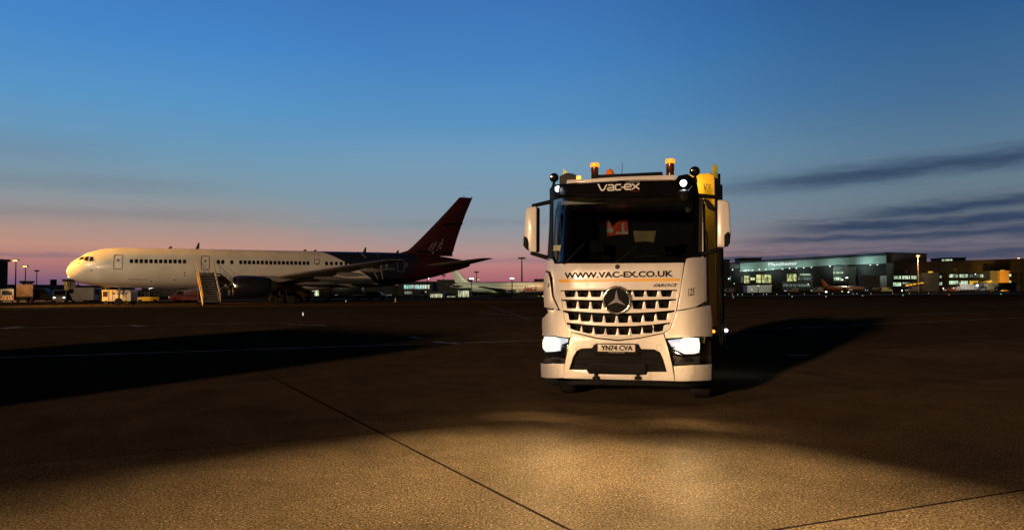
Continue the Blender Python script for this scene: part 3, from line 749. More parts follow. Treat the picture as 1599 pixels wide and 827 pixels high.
# kerb mirrors above the near door and at the top corner
c = tp(*z1(1275, 372), .45); m = MB(); m.prism([(c.x-.09, c.z+.10), (c.x-.02, c.z+.08), (c.x+.09, c.z-.07), (c.x+.07, c.z-.10), (c.x-.03, c.z-.05)], 1, .40, .52, .015); m.build('kerb_mirror', BLACK, truck)
c = tp(*z1(1110, 318), .12); m = MB(); m.lathe([(.001, -.05), (.06, -.04), (.10, .0), (.11, .04), (.05, .06)], 1, 20, c); m.tube([c, c+Vector((.12, .12, .16))], .015, 8); m.build('front_mirror', BLACK, truck)

# ---- chassis, body and vacuum plant behind the cab
m = MB()
for sx in (-.42, .42): m.box(sx-.04, .5, .75, sx+.04, 9.4, 1.0)
for y in (1.45, 3.3, 6.9, 8.2): m.box(-1.0, y-.08, .48, 1.0, y+.08, .62, .02)
m.box(-1.02, .25, .40, 1.02, .9, .62, .03)
m.build('chassis', BLACK, truck)
# yellow body silhouettes taken at the depth where they stand
y0 = 2.55
yp = [tl(*z1(a, b), y0) for a, b in ((1128, 175), (1270, 166), (1306, 172), (1306, 310))]
m = MB(); m.prism([(-1.12, 1.1), (-1.12, 3.45), (-.9, 3.55), (.5, 3.55), (yp[0][0], 3.62), (yp[0][0]+.05, yp[0][1]), (yp[1][0], yp[1][1]), (yp[2][0], yp[2][1]-.03), (yp[2][0], 1.1)], 1, y0, 4.1, .03)
body = m.build('filter_housing', YELLOW, truck)
m = MB()
for zz in (1.5, 1.9, 2.3, 2.7): m.box(1.195, 2.7, zz, 1.215, 3.9, zz+.25, .006)
m.build('housing_louvre', DARKG, body)
lettering('housing_letters', 'V=', [tl(*z1(1236, 276), y0), tl(*z1(1284, 272), y0), tl(*z1(1236, 234), y0)], y0-.004, LETTER, body, .004, .0, .2, cell=None)
m = MB(); tk = [(1.16, .0)]
m.lathe([(.3, 4.25), (.9, 4.35), (1.08, 4.6), (1.08, 8.6), (.95, 8.9), (.3, 9.05)], 1, 36, (0, 0, 2.25)); m.build('debris_tank', YELLOW, truck)
m = MB()
for y in (4.9, 6.0, 7.1, 8.2): m.lathe([(1.085, y-.05), (1.12, y-.04), (1.12, y+.04), (1.085, y+.05)], 1, 36, (0, 0, 2.25))
m.build('tank_band', DARKG, truck)
# tall lime column (suction boom rest) and the slim posts at the body's near side
yb_ = 2.9
cl_ = [tl(*z1(a, b), yb_) for a, b in ((1284, 150), (1292, 125), (1304, 113), (1318, 118), (1326, 135))]
xL, xR = cl_[0][0], cl_[-1][0]
m = MB(); m.prism([(xL, .95)]+cl_+[(xR, .95)], 1, yb_-.10, yb_+.35, .015); m.build('boom_column', mat('olive_yellow_paint', (.34, .34, .03, 1), .5, var=.15, scale=3), truck)
xa, za = tl(*z1(1330, 172), 3.4); xb, _ = tl(*z1(1338, 172), 3.4)
m = MB(); m.box(xa-.02, 3.35, .7, xb+.015, 3.6, za, .01); m.build('side_panel', MIDG, truck)
xa, za = tl(*z1(1345, 243), 3.8)
m = MB(); m.tube([(xa, 3.8, .6), (xa, 3.8, za)], .035, 10); m.tube([(xa+.01, 3.85, 1.0), (xa+.03, 4.6, 1.0)], .03, 8); m.build('side_post', BLACK, truck)
m = MB(); m.box(-1.22, 2.4, .95, 1.22, 9.3, 1.12, .02); m.build('body_floor', MIDG, truck)
for sg in (-1, 1):
    m = MB(); m.box(sg*1.05-.16, 4.2, .45, sg*1.05+.16, 6.0, .95, .03); m.build('side_locker', WHITE, truck)
    m = MB(); m.prism([(.75, .55), (.78, .95), (.95, 1.15), (1.95, 1.15), (2.12, .95), (2.15, .55), (2.06, .55), (2.02, .9), (1.9, 1.05), (1.0, 1.05), (.88, .9), (.84, .55)], 0, sg*1.24-.36*(sg > 0), sg*1.24+.36*(sg < 0), .008); m.build('wheel_arch', DARKG, truck)
for y, dual in ((1.45, False), (3.25, False), (6.9, True), (8.25, True)):
    for sg in (-1, 1):
        x0 = sg*1.06
        w = .32 if not dual else .60
        xc = sg*(1.24-w/2)
        m = MB(); m.lathe([(.30, -w/2), (.46, -w/2), (.505, -w/2+.04), (.515, -w/2+.08), (.515, w/2-.08), (.505, w/2-.04), (.46, w/2), (.30, w/2)], 0, 36, (xc, y, .515))
        for k in range(4): m.lathe([(.516, -w/2+.07+k*(w-.14)/4), (.522, -w/2+.08+k*(w-.14)/4), (.522, -w/2+.02+(k+1)*(w-.14)/4), (.516, -w/2+.03+(k+1)*(w-.14)/4)], 0, 36, (xc, y, .515))
        wh = m.build('wheel', RUBBER, truck)
        m = MB(); m.lathe([(.30, -sg*w*.1), (.295, sg*w*.42), (.24, sg*w*.30), (.12, sg*w*.34), (.11, sg*w*.48), (.001, sg*w*.48)], 0, 30, (xc, y, .515)); m.build('rim', MIDG, wh)
p = TO+TXA*.95+TYA*2.3+Vector((0, 0, 3.62)); point('body_work_light', p, 9, (1, .8, .5), .2)
# marker lamps on the near side
for (px, py, y, mt, nm, r) in ((1114, 517, 2.2, AMBER2, 'side_marker', .028), (1134, 515.5, 4.6, WHITEL, 'side_work_lamp', .035)):
    c = tp(px, py, y)
    m = MB(); m.box(min(1.2, c.x-.12), c.y-.0, c.z-.02, c.x, c.y+.05, c.z+.02, .004); sm_ = m.build(nm, BLACK, truck)
    m = MB(); m.lathe([(.001, -.03), (r*.8, -.022), (r, 0), (r*.7, .02)], 1, 14, c); m.build('marker_lens', mt, sm_)
x, z = tl(1134, 515.5, 4.5); p = TO+TXA*(x+.1)+TYA*4.4+Vector((0, 0, z)); point('side_work_lamp_light', p, 8, (.8, .95, 1), .05)

# ---- things carried inside the cab
VX = [z1(*p) for p in ((608, 440), (622, 470), (650, 510), (690, 475), (716, 450), (738, 380), (745, 480), (750, 562), (612, 572))]
yv = 2.02
vest = plate('safety_vest', [[tl(*p, yv) for p in VX]], lambda x, z: yv+.02*math.sin(x*26)+.015*math.sin(z*21), .03, .006, HIVIS, None, .04)
vest.location = TO; vest.rotation_euler = (0, 0, -TPSI)
tag(vest, 'orange high visibility vest with silver tape hung up behind the windscreen', 'safety vest')
for poly in ([(612, 520), (640, 515), (652, 528), (650, 548), (613, 552)], [(706, 490), (722, 486), (724, 556), (708, 558)], [(672, 548), (748, 544), (749, 558), (672, 560)], [(618, 452), (628, 470), (636, 540), (624, 545)]):
    plate('reflective_tape', [[tl(*z1(*p), yv) for p in poly]], lambda x, z: yv-.02+.02*math.sin(x*26)+.015*math.sin(z*21), .008, 0, REFL, vest, .04)
yd = .34
fo = plate('open_folder', [[tl(*z1(*p), yd) for p in ((780, 538), (855, 540), (928, 538), (914, 612), (855, 606), (792, 612))]], lambda x, z: yd+.05*abs(x-.28), .012, .003, WARMTEX, None, .03)
fo.location = TO; fo.rotation_euler = (0, 0, -TPSI)
tag(fo, 'tan paper folder standing open on the lorry dashboard', 'folder')

# ================================================================== airliners
def interp(tab, x):
    if x <= tab[0][0]: return tab[0][1]
    for (a, va), (b, vb) in zip(tab, tab[1:]):
        if x <= b: t = (x-a)/(b-a); return va+(vb-va)*t
    return tab[-1][1]
TOP = [(0, 4.38), (.12, 4.9), (.4, 5.4), (.95, 5.88), (1.5, 6.25), (2.15, 6.72), (3.2, 7.12), (4.3, 7.37), (5.6, 7.5), (6.85, 7.54), (42, 7.54), (46, 7.42), (50, 7.1), (53, 6.65), (54.6, 6.3), (54.9, 6.05)]
BOT = [(0, 4.3), (.12, 3.85), (.4, 3.48), (.95, 3.15), (1.5, 2.92), (2.15, 2.75), (3.2, 2.55), (4.3, 2.42), (6.85, 2.27), (9, 2.2), (37, 2.2), (39.5, 2.25), (42, 2.45), (45, 2.95), (49, 3.85), (53, 4.95), (54.6, 5.45), (54.9, 5.7)]
WID = [(0, .03), (.12, .5), (.4, .85), (.95, 1.25), (1.5, 1.55), (2.15, 1.82), (3.2, 2.1), (4.3, 2.3), (6.85, 2.48), (9, 2.515), (38, 2.515), (42, 2.3), (45, 1.95), (49, 1.3), (53, .6), (54.6, .3), (54.9, .12)]
def hw(s_, z):
    t, b, w = interp(TOP, s_), interp(BOT, s_), interp(WID, s_)
    zc, hh = (t+b)/2, max(.02, (t-b)/2); q = max(0.0, 1-((z-zc)/hh)**2)
    return w*math.sqrt(q)
def airfoil(c, t):
    up = [(0, 0), (.03, .35), (.10, .62), (.25, .9), (.42, 1.0), (.62, .8), (.82, .42), (1, .03)]
    return [(x*c, z*t*.55) for x, z in up] + [(x*c, -z*t*.45) for x, z in up[-1:0:-1]]
def surface(mb, secs, vertical=False):
    """secs: (s_leading, span, z, chord, thickness); loft of aerofoil sections"""
    rings = []
    for sl, y, z, c, t in secs:
        rings.append([Vector((sl+a, y, z+b)) if not vertical else Vector((sl+a, b, z)) for a, b in airfoil(c, t)])
    mb.loft(rings)

def livery_main():
    m = bpy.data.materials.new('fuselage_paint'); m.use_nodes = True; nt = m.node_tree; X.nt = nt
    b = nt.nodes['Principled BSDF']; V, x, y, z = coords('Object')
    n = nz(V, .5, 5, .6)
    # white ahead of a curved edge, navy behind it, dark red aft
    zz = X.op('MAXIMUM', 7.5-z, 0.0)
    edge_ = 31.2 + X.op('POWER', zz, .8)*2.45
    f1 = ss(x-edge_, -.02, .02)
    redge = 45.0 - ss(z, 2.2, 7.2)*-.6 - ss(zz, 2.0, 5.2)*3.4
    f2 = ss(x-redge, -.7, .7)
    panel = 1.0 - (1.0-ss(X.op('ABSOLUTE', X.op('PINGPONG', x, 2.6)), .0, .025))*.10
    w0 = mixc(ss(n, .3, .7), (.50, .49, .45, 1), (.60, .59, .55, 1))
    seam = (1.0-panel)*1.6 + (1.0-ss(X.op('ABSOLUTE', z-3.9), .0, .03))*.10 + (1.0-ss(X.op('ABSOLUTE', z-6.4), .0, .03))*.10
    w0 = mixc(seam, w0, (.12, .11, .10, 1))
    c = mixc(f1, w0, (.008, .011, .028, 1)); c = mixc(f2, c, (.032, .004, .005, 1))
    nt.links.new(c, b.inputs['Base Color'])
    nt.links.new((ss(n, .3, .7)*.12+.30+f1*.1).v, b.inputs['Roughness']); b.inputs['Coat Weight'].default_value = .2
    bp = nt.nodes.new('ShaderNodeBump'); bp.inputs['Strength'].default_value = .25; bp.inputs['Distance'].default_value = .03
    nt.links.new((panel*1.0+nz(V, .8, 2)*.25).v, bp.inputs['Height']); nt.links.new(bp.outputs[0], b.inputs['Normal'])
    return m
def livery_plain(nm, base, nose, s0, s1, tail=None):
    m = bpy.data.materials.new(nm); m.use_nodes = True; nt = m.node_tree; X.nt = nt
    b = nt.nodes['Principled BSDF']; V, x, y, z = coords('Object'); n = nz(V, .5, 5, .6)
    c = mixc(ss(n, .3, .7), tuple(q*.85 for q in base[:3])+(1,), base)
    c = mixc(ss(x, s0, s1), nose, c)
    nt.links.new(c, b.inputs['Base Color']); b.inputs['Roughness'].default_value = .38
    return m

def airliner(name, label, loc, rz, fus, finm, wingm, engm, scale=1.0, eng_s=19.5, detail=True, win=True, group=None):
    A = empty(name, label, 'aeroplane', loc, rz, group); A.scale = (scale,)*3
    N = 40 if detail else 20
    st = [0, .05, .12, .25, .4, .65, .95, 1.5, 2.15, 2.7, 3.2, 4.3, 5.6, 6.85, 9, 13, 17, 21, 25, 29, 33, 37, 39.5, 42, 43.5, 45, 47, 49, 51, 53, 54.2, 54.6, 54.9]
    rings = []
    for q in st:
        t, b, w = interp(TOP, q), interp(BOT, q), interp(WID, q); zc, hh = (t+b)/2, max(.02, (t-b)/2)
        rings.append([Vector((q, w*math.cos(2*PI*k/N), zc+hh*math.sin(2*PI*k/N))) for k in range(N)])
    m = MB(); m.loft(rings); F = m.build('fuselage', fus, A, 60)
    m = MB(); m.loft([[Vector((sx, 1.9*k_*math.cos(2*PI*k/20), 2.75+1.35*h_*math.sin(2*PI*k/20))) for k in range(20)] for sx, k_, h_ in ((17.5, .3, .2), (19.5, 1.1, .7), (23, 1.35, .82), (29, 1.35, .82), (32.5, 1.0, .6), (35, .3, .2))]); m.build('wing_fairing', fus if not detail else FWHITE, A, 60)
    for sg in (-1, 1):
        m = MB()
        surface(m, [(19.8, sg*1.6, 2.95, 10.9, 1.5), (21.0, sg*2.6, 3.05, 9.9, 1.35), (24.6, sg*7.9, 3.62, 6.9, .85), (30.2, sg*16.2, 4.5, 4.4, .5), (34.9, sg*23.2, 5.28, 2.6, .26), (35.6, sg*23.9, 5.36, 2.0, .08)])
        wg = m.build('wing', wingm, A, 50)
        if detail:
            for sp in (5.0, 10.5, 14.5, 18.5):       # flap track fairings
                sl = 24.6+(sp-7.9)*.68; ch = 9.9-(sp-2.6)*.566 if sp < 7.9 else 6.9-(sp-7.9)*.28; z0 = 3.05+(sp-2.6)*.107-.28
                m = MB(); m.loft([[Vector((sl+ch*.45+a*ch*.75, sg*sp+.24*w_*math.cos(2*PI*k/10), z0-.14-a*.12+.3*w_*math.sin(2*PI*k/10))) for k in range(10)] for a, w_ in ((0, .1), (.15, .8), (.4, 1), (.7, .8), (1, .1))]); m.build('flap_track_fairing', wingm, wg, 50)
            m = MB(); m.box(21.4, sg*3.3-.12, 3.35, 21.8, sg*3.3+.12, 3.5, .03); m.build('landing_light', MIDG, wg)
        # engine and its pylon
        ex, ey, ez = eng_s, sg*7.9, 2.35
        m = MB(); P = [(1.05, .9), (1.18, .25), (1.30, .0), (1.42, .10), (1.52, .6), (1.56, 1.4), (1.52, 2.6), (1.38, 3.8), (1.22, 4.3), (1.15, 4.3)]
        m.lathe([(r*.93, ex+h) for r, h in P], 0, 32, (0, ey, ez)); e = m.build('engine_nacelle', engm, A, 50)
        m = MB(); m.lathe([(1.30*.93, ex-.005), (1.33*.935, ex-.04), (1.42*.94, ex+.08), (1.46*.94, ex+.26)], 0, 32, (0, ey, ez)); m.build('nacelle_lip', CHROME, e, 60)
        m = MB(); m.lathe([(.001, ex+.35), (.16, ex+.5), (.3, ex+.88), (1.0, ex+.9), (1.0, ex+.95), (.001, ex+.96)], 0, 24, (0, ey, ez))
        for k in range(24):
            a = 2*PI*k/24; c_, s_ = math.cos(a), math.sin(a); c2, s2 = math.cos(a+.12), math.sin(a+.12)
            m.face(m.verts([(ex+.8, ey+.3*c_, ez+.3*s_), (ex+.8, ey+1.0*c_, ez+1.0*s_), (ex+.9, ey+1.0*c2, ez+1.0*s2), (ex+.9, ey+.3*c2, ez+.3*s2)]))
        m.build('fan', DARKG, e, 40)
        m = MB(); m.lathe([(.95, ex+3.6), (.82, ex+4.6), (.62, ex+5.3), (.5, ex+5.3), (.3, ex+5.8), (.05, ex+6.1)], 0, 24, (0, ey, ez)); m.build('exhaust_core', DARKG, e, 50)
        m = MB(); m.prism([(ex+.9, 3.3), (ex+3.0, 3.75), (ex+5.6, 3.75), (ex+8.4, 3.45), (ex+5.6, 2.9), (ex+1.0, 3.0)], 1, ey-.16, ey+.16, .03); m.build('pylon', wingm, A)
        # tailplane
        m = MB(); surface(m, [(46.6, sg*.7, 5.55, 6.6, .6), (47.3, sg*1.6, 5.62, 6.1, .5), (53.0, sg*8.9, 6.4, 2.2, .16), (53.7, sg*9.35, 6.45, 1.3, .05)]); m.build('tailplane', wingm, A, 50)
        # main gear
        m = MB(); gy = sg*4.65
        m.tube([(26.4, gy, 2.9), (26.5, gy, .55)], [.2, .14], 10); m.tube([(25.4, gy, .55), (27.6, gy, .55)], .12, 8); m.tube([(26.45, gy, 1.6), (26.5, sg*2.6, 2.6)], .08, 8)
        g = m.build('main_gear', DARKG, A)
        for wx in (25.45, 27.0):
            for wy in (-.5, .5):
                m = MB(); m.lathe([(.2, -.2), (.5, -.19), (.57, -.1), (.57, .1), (.5, .19), (.2, .2)], 1, 20, (wx, gy+wy, .57)); m.build('gear_wheel', RUBBER, g)
    m = MB(); m.tube([(6.0, 0, 2.6), (5.85, 0, .45)], [.14, .10], 10); m.tube([(5.9, -.3, .47), (5.9, .3, .47)], .07, 8); g = m.build('nose_gear', MIDG, A)
    for wy in (-.28, .28):
        m = MB(); m.lathe([(.15, -.12), (.4, -.11), (.46, -.05), (.46, .05), (.4, .11), (.15, .12)], 1, 20, (5.85, wy, .46)); m.build('gear_wheel', RUBBER, g)
    # fin
    m = MB()
    rings = []
    for z, sl, st_, t in ((7.1, 41.5, 52.0, .5), (7.55, 43.6, 51.9, .62), (7.9, 44.7, 52.1, .66), (8.5, 45.4, 52.25, .66), (9.9, 46.85, 52.7, .6), (12.0, 48.9, 53.45, .5), (14.2, 51.0, 54.3, .38), (16.55, 53.15, 55.35, .25)):
        rings.append([Vector((sl+a, b, z)) for a, b in airfoil(st_-sl, t)])
    m.loft(rings); fin = m.build('tail_fin', finm, A, 50)
    return A, F, fin
PA = R(23.95)
AX = Vector((math.cos(PA), math.sin(PA), 0))
P0 = Vector((-56.9, 88.3, 0))
FM = livery_main()
jet, fus, fin = airliner('parked_airliner', 'wide twin engine jet with white nose and dark red tail parked left of the lorry', P0, PA, FM, DRED, WINGG, ENGB)
def ps(px, py, d=2.5):
    """photo pixel -> (s, z) on the near flank of the jet, d metres off its centre plane"""
    dd = ray(px, py); nrm = Vector((-math.sin(PA), math.cos(PA), 0)); t = (-(CAM-P0).dot(nrm)-d)/dd.dot(nrm); p = CAM+dd*t-P0
    return (p.dot(AX), p.z)
def fd(x, z): return -hw(x, z)-.012
def fplate(name, outl, m, off=0.0, th=.03, cell=.6, parent=None):
    return plate(name, outl, lambda x, z: -hw(x, z)-.012-off, th, 0, m, parent or fus, cell, zcell=cell)
# cabin windows row by row, following the photograph's gaps
zc = ps(300, 408)[1]
def wins(xa, xb, n, py):
    (s0, za), (s1, zb) = ps(xa, py[0]), ps(xb, py[1])
    for k in range(n):
        t = k/(n-1) if n > 1 else 0; sx = s0+(s1-s0)*t; z = za+(zb-za)*t
        fplate('cabin_window', [rrect(sx-.20, z-.27, sx+.20, z+.27, .12)], PWIN, cell=None)
wins(205, 288, 12, (407.4, 408))
wins(341, 348, 2, (408.6, 408.7)); wins(362, 362.1, 1, (409, 409))
wins(376, 481, 17, (409.2, 410.6))
wins(510, 548, 6, (411, 411.4))
def outline_door(xa, ya, xb, yb, m, w=.07):
    (s0, z1_), (s1, z0_) = ps(xa, ya), ps(xb, yb)
    d_ = fplate('cabin_door', [rrect(s0, z0_, s1, z1_, .15), rrect(s0+w, z0_+w, s1-w, z1_-w, .12)], m, cell=.3)
    return d_, s0, z0_, s1, z1_
for (a, b, c_, d_, mt) in ((177.2, 397, 191.5, 420.3, ENGB), (314, 398.8, 327.3, 421, ENGB), (491, 404, 499.5, 412.5, ENGB), (621, 404, 632.5, 424, MIDG)):
    dr, s0, z0_, s1, z1_ = outline_door(a, b, c_, d_, mt)
    fplate('door_window', [rrect((s0+s1)/2-.10, z1_-.85, (s0+s1)/2+.10, z1_-.6, .06)], PWIN, cell=None, parent=dr)
# cockpit windows
for poly in ([(122.0, 405.8), (126.5, 401.3), (131.8, 400.3), (130.2, 404.6)], [(131.0, 406.0), (133.3, 400.7), (139.3, 400), (136.8, 407.4)], [(138.6, 407.6), (141, 400.4), (145.6, 400.6), (145.8, 407.2)]):
    pts = []
    for q in poly:
        d = 1.8
        for _ in range(8): s_, z_ = ps(*q, d); d = hw(s_, z_)
        pts.append((s_, z_))
    plate('cockpit_window', [pts], lambda x, z: -hw(x, z)-.03, .05, 0, GLAZE, fus, .15, zcell=.15)
# belly and flank hatches
for (a, b, c_, d_) in ((200, 436.2, 232, 436.5),):
    fplate('cargo_hatch_seam', [[ps(a, b), ps(c_, d_), ps(c_, d_-.6), ps(a, b-.6)]], ENGB, cell=.6)
for (a, b) in ((143, 422), (236, 439), (288, 425.5), (288, 430), (272, 437), (122, 410)):
    s_, z_ = ps(a, b, 2.3 if a > 150 else 1.9); fplate('drain_port', [circ(s_, z_, .09, 10)], DARKG, cell=None)
# silver sweep lines of the livery, registration, tail writing
for L in (((563, 391.5), (567, 396), (572, 402.5)), ((595, 392.5), (592.5, 396), (591, 401)), ((577.5, 411.5), (584, 425), (592.5, 439.5)), ((592.5, 409.5), (595.5, 425), (598.5, 437))):
    fplate('livery_line', [ribbon([ps(*q, 2.2) for q in L], .14)], SILVER, cell=.4)
for px in (596, 604): 
    s_, z_ = ps(px, 413.5); fplate('cabin_window', [rrect(s_-.2, z_-.27, s_+.2, z_+.27, .12)], MIDG, cell=None)
s_, z_ = ps(636, 413); fplate('cabin_window', [rrect(s_-.14, z_-.4, s_+.14, z_+.4, .1)], mat('dim_grey', (.12, .1, .1, 1), .5), cell=None)
lettering('registration', 'N441AX', [ps(599, 421.7), ps(617.5, 421.2), ps(599, 417.6)], lambda x, z: fd(x, z)-.02, MIDG, fus, .02, .02, cell=.3)
def pf(px, py): return ps(px, py, .35)
def finw(x, z): return -.36
for L in (((669.5, 391), (672, 386), (676, 379.5)), ((673.5, 392), (677, 386), (681.5, 377.5)), ((682, 391), (683.5, 388.5)), ((684, 386.5), (686.5, 383)), ((687, 389.5), (688.5, 385)), ((688.5, 382.5), (691, 378)), ((690, 376), (692, 373.5)), ((675, 396), (678, 392)), ((686, 381), (689, 379))):
    plate('tail_writing', [ribbon([pf(*q) for q in L], .11)], finw, .02, 0, SILVER, fin, None)
for (L, w) in ((((691, 350.5), (722.5, 349.2)), .28), (((650, 392), (704, 395)), .35)):
    plate('tail_band', [ribbon([pf(*q) for q in L], w)], lambda x, z: -.325, .02, 0, BLACK, fin, None)
m = MB(); m.tube([(53.9, 0, 16.5), (53.9, 0, 16.95)], .05, 6); m.tube([(55.2, 0, 16.5), (55.3, 0, 16.85)], .05, 6); m.build('fin_tip_probe', BLACK, fin)
# aerials on the crown
for (px, h_) in ((265, .3), (308, .85), (475, .25), (491, .22), (569, .7), (620, .4)):
    s_ = ps(px, 385, 0)[0]; m = MB(); zt = interp(TOP, s_)
    m.prism([(s_-.25, zt-.05), (s_+.25, zt-.05), (s_+.30, zt+h_), (s_+.12, zt+h_)], 1, -.04, .04); m.build('antenna_blade', DARKG, jet)

# second and third aeroplanes
lv = livery_plain('grey_white_livery_lit_nose', (.50, .48, .46, 1), (.62, .34, .14, 1), 3, 11)  # orange lamplight on the nose is painted into the livery colour
S2 = .585
loc = at(868, 455, 206); loc.z = -.3
jet2_dir = math.pi - R(6)
j2, f2, fin2 = airliner('far_airliner', 'pale airliner nosing behind the lorry with red lettering beside its nose', loc, jet2_dir, lv, lv, MIDG, ENGB, S2, detail=False)
# windows and red word on the flank that faces the camera (the starboard side)
def ps2(px, py):
    ax2 = Vector((math.cos(jet2_dir), math.sin(jet2_dir), 0)); nrm = Vector((-ax2.y, ax2.x, 0))
    dd = ray(px, py); t = ((loc-CAM).dot(nrm)+2.5*S2)/dd.dot(nrm); p = (CAM+dd*t-loc)/S2
    return (p.dot(ax2), p.z)
def q2(px, py): s_, z_ = ps2(px, py); return (-s_, z_)
lettering('airline_word', 'Jet2', [q2(815, 456.5), q2(838.5, 455.5), q2(815, 447.2)], lambda x, z: -hw(-x, z)-.05, RED, f2, .05, .03, .25, flip=True, cell=.6)
for k in range(20):
    s_ = 13+k*1.25; plate('cabin_window', [rrect(-s_-.2, 5.3, -s_+.2, 5.85, .1)], lambda x, z: -hw(-x, z)-.03, .04, 0, PWIN, f2, None, flip=True)
plate('cockpit_window', [[(-2.9, 5.9), (-1.5, 5.6), (-1.2, 6.1), (-2.7, 6.6)]], lambda x, z: -hw(-x, z)-.05, .05, 0, GLAZE, f2, .3, flip=True)
loc3 = at(1286, 455, 330); loc3.z = 0
ol = livery_plain('orange_white_livery', (.26, .07, .03, 1), (.22, .12, .09, 1), 8, 30)
S3 = .38
j3, f3, fin3 = airliner('orange_tail_airliner', 'small airliner with an orange tail parked before the teal fronted terminal', loc3+Vector((20, 0, 0)), math.pi-R(2), ol, ORJET, DULLWHITE, MIDG, S3, detail=False)

# ================================================================== passenger stairs
sa = P0 + AX*(ps(321, 420)[0])
stairs = empty('passenger_stairs', 'mobile passenger stairs with a yellow side standing at the jet\'s second door', 'airstairs', (sa.x, sa.y, 0), PA)
# local y runs from the fuselage (-2.6) out towards the camera (-8.6); x sideways
YT, YB, ZT = -2.9, -9.2, 4.25
def sr(t): return Vector((0, YT-.9+(YB-YT+.9)*t, ZT*(1-t)+.35*t))
xo = [0.0, .75]     # the flight is skewed in the photo: bottom stands a little to the right
def sxy(t, x): return Vector((x+xo[0]*(1-t)+xo[1]*t, 0, 0))+sr(t)
m = MB(); nst = 18
for k in range(nst):
    t = (k+.5)/nst; p = sxy(t, 0); m.box(p.x-.85, p.y-.16, p.z-.03, p.x+.85, p.y+.16, p.z+.03)
m.build('step_tread', MIDG, stairs, None)
m = MB(); a, b = sxy(.02, 0), sxy(.98, 0); m.loft([[Vector((p.x+dx_, p.y, p.z-.35)) for p, dx_ in ((a, -.9), (b, -.9), (b, .9), (a, .9))], [Vector((p.x+dx_, p.y, p.z-.28)) for p, dx_ in ((a, -.9), (b, -.9), (b, .9), (a, .9))]]); m.build('under_panel', BLACK, stairs, None)
m = MB(); m.box(-1.05, YT-1.0, ZT-.12, 1.05, YT+.25, ZT, .02); m.build('top_platform', MIDG, stairs)
for x, mt in ((-1.0, mat('stair_yellow_paint', (.38, .25, .06, 1), .5, var=.1)), (1.0, DARKG)):
    m = MB()
    for h0, h1 in ((-.45, .05),):
        a, b = sxy(0, x), sxy(1, x)
        v = [a+Vector((0, 0, h0)), b+Vector((0, 0, h0)), b+Vector((0, 0, h1)), a+Vector((0, 0, h1))]
        m.loft([[p+Vector((-.05, 0, 0)) for p in v], [p+Vector((.05, 0, 0)) for p in v]])
    m.build('stringer', mt, stairs, None)
    m = MB(); m.tube([sxy(-.15, x)+Vector((0, 0, 1.0)), sxy(0, x)+Vector((0, 0, 1.0)), sxy(1, x)+Vector((0, 0, .95)), sxy(1, x)], .05, 8); m.tube([sxy(0, x)+Vector((0, 0, .5)), sxy(1, x)+Vector((0, 0, .5))], .03, 6)
    for k in range(8): t = k/7; m.tube([sxy(t, x), sxy(t, x)+Vector((0, 0, 1.0))], .03, 6)
    m.build('handrail', mt if x < 0 else MIDG, stairs)
m = MB()
for x in (-.8, .8):
    m.tube([(x, YT-.2, ZT-.1), (x, YT-.6, .5)], .07, 6); m.tube([(x, YT-.6, .5), (x+xo[1], YB, .4)], .08, 6); m.tube([(x, YT-.8, ZT-.4), (x, YB+3.0, .5)], .05, 6)
m.build('support_frame', DARKG, stairs)
for x in (-.9, .9):
    for y in (YT-.8, YB+.6):
        m = MB(); xx = x+(xo[1] if y < -6 else 0); m.lathe([(.1, -.1), (.3, -.1), (.34, 0), (.3, .1), (.1, .1)], 0, 16, (xx, y, .34)); m.build('wheel', RUBBER, stairs)

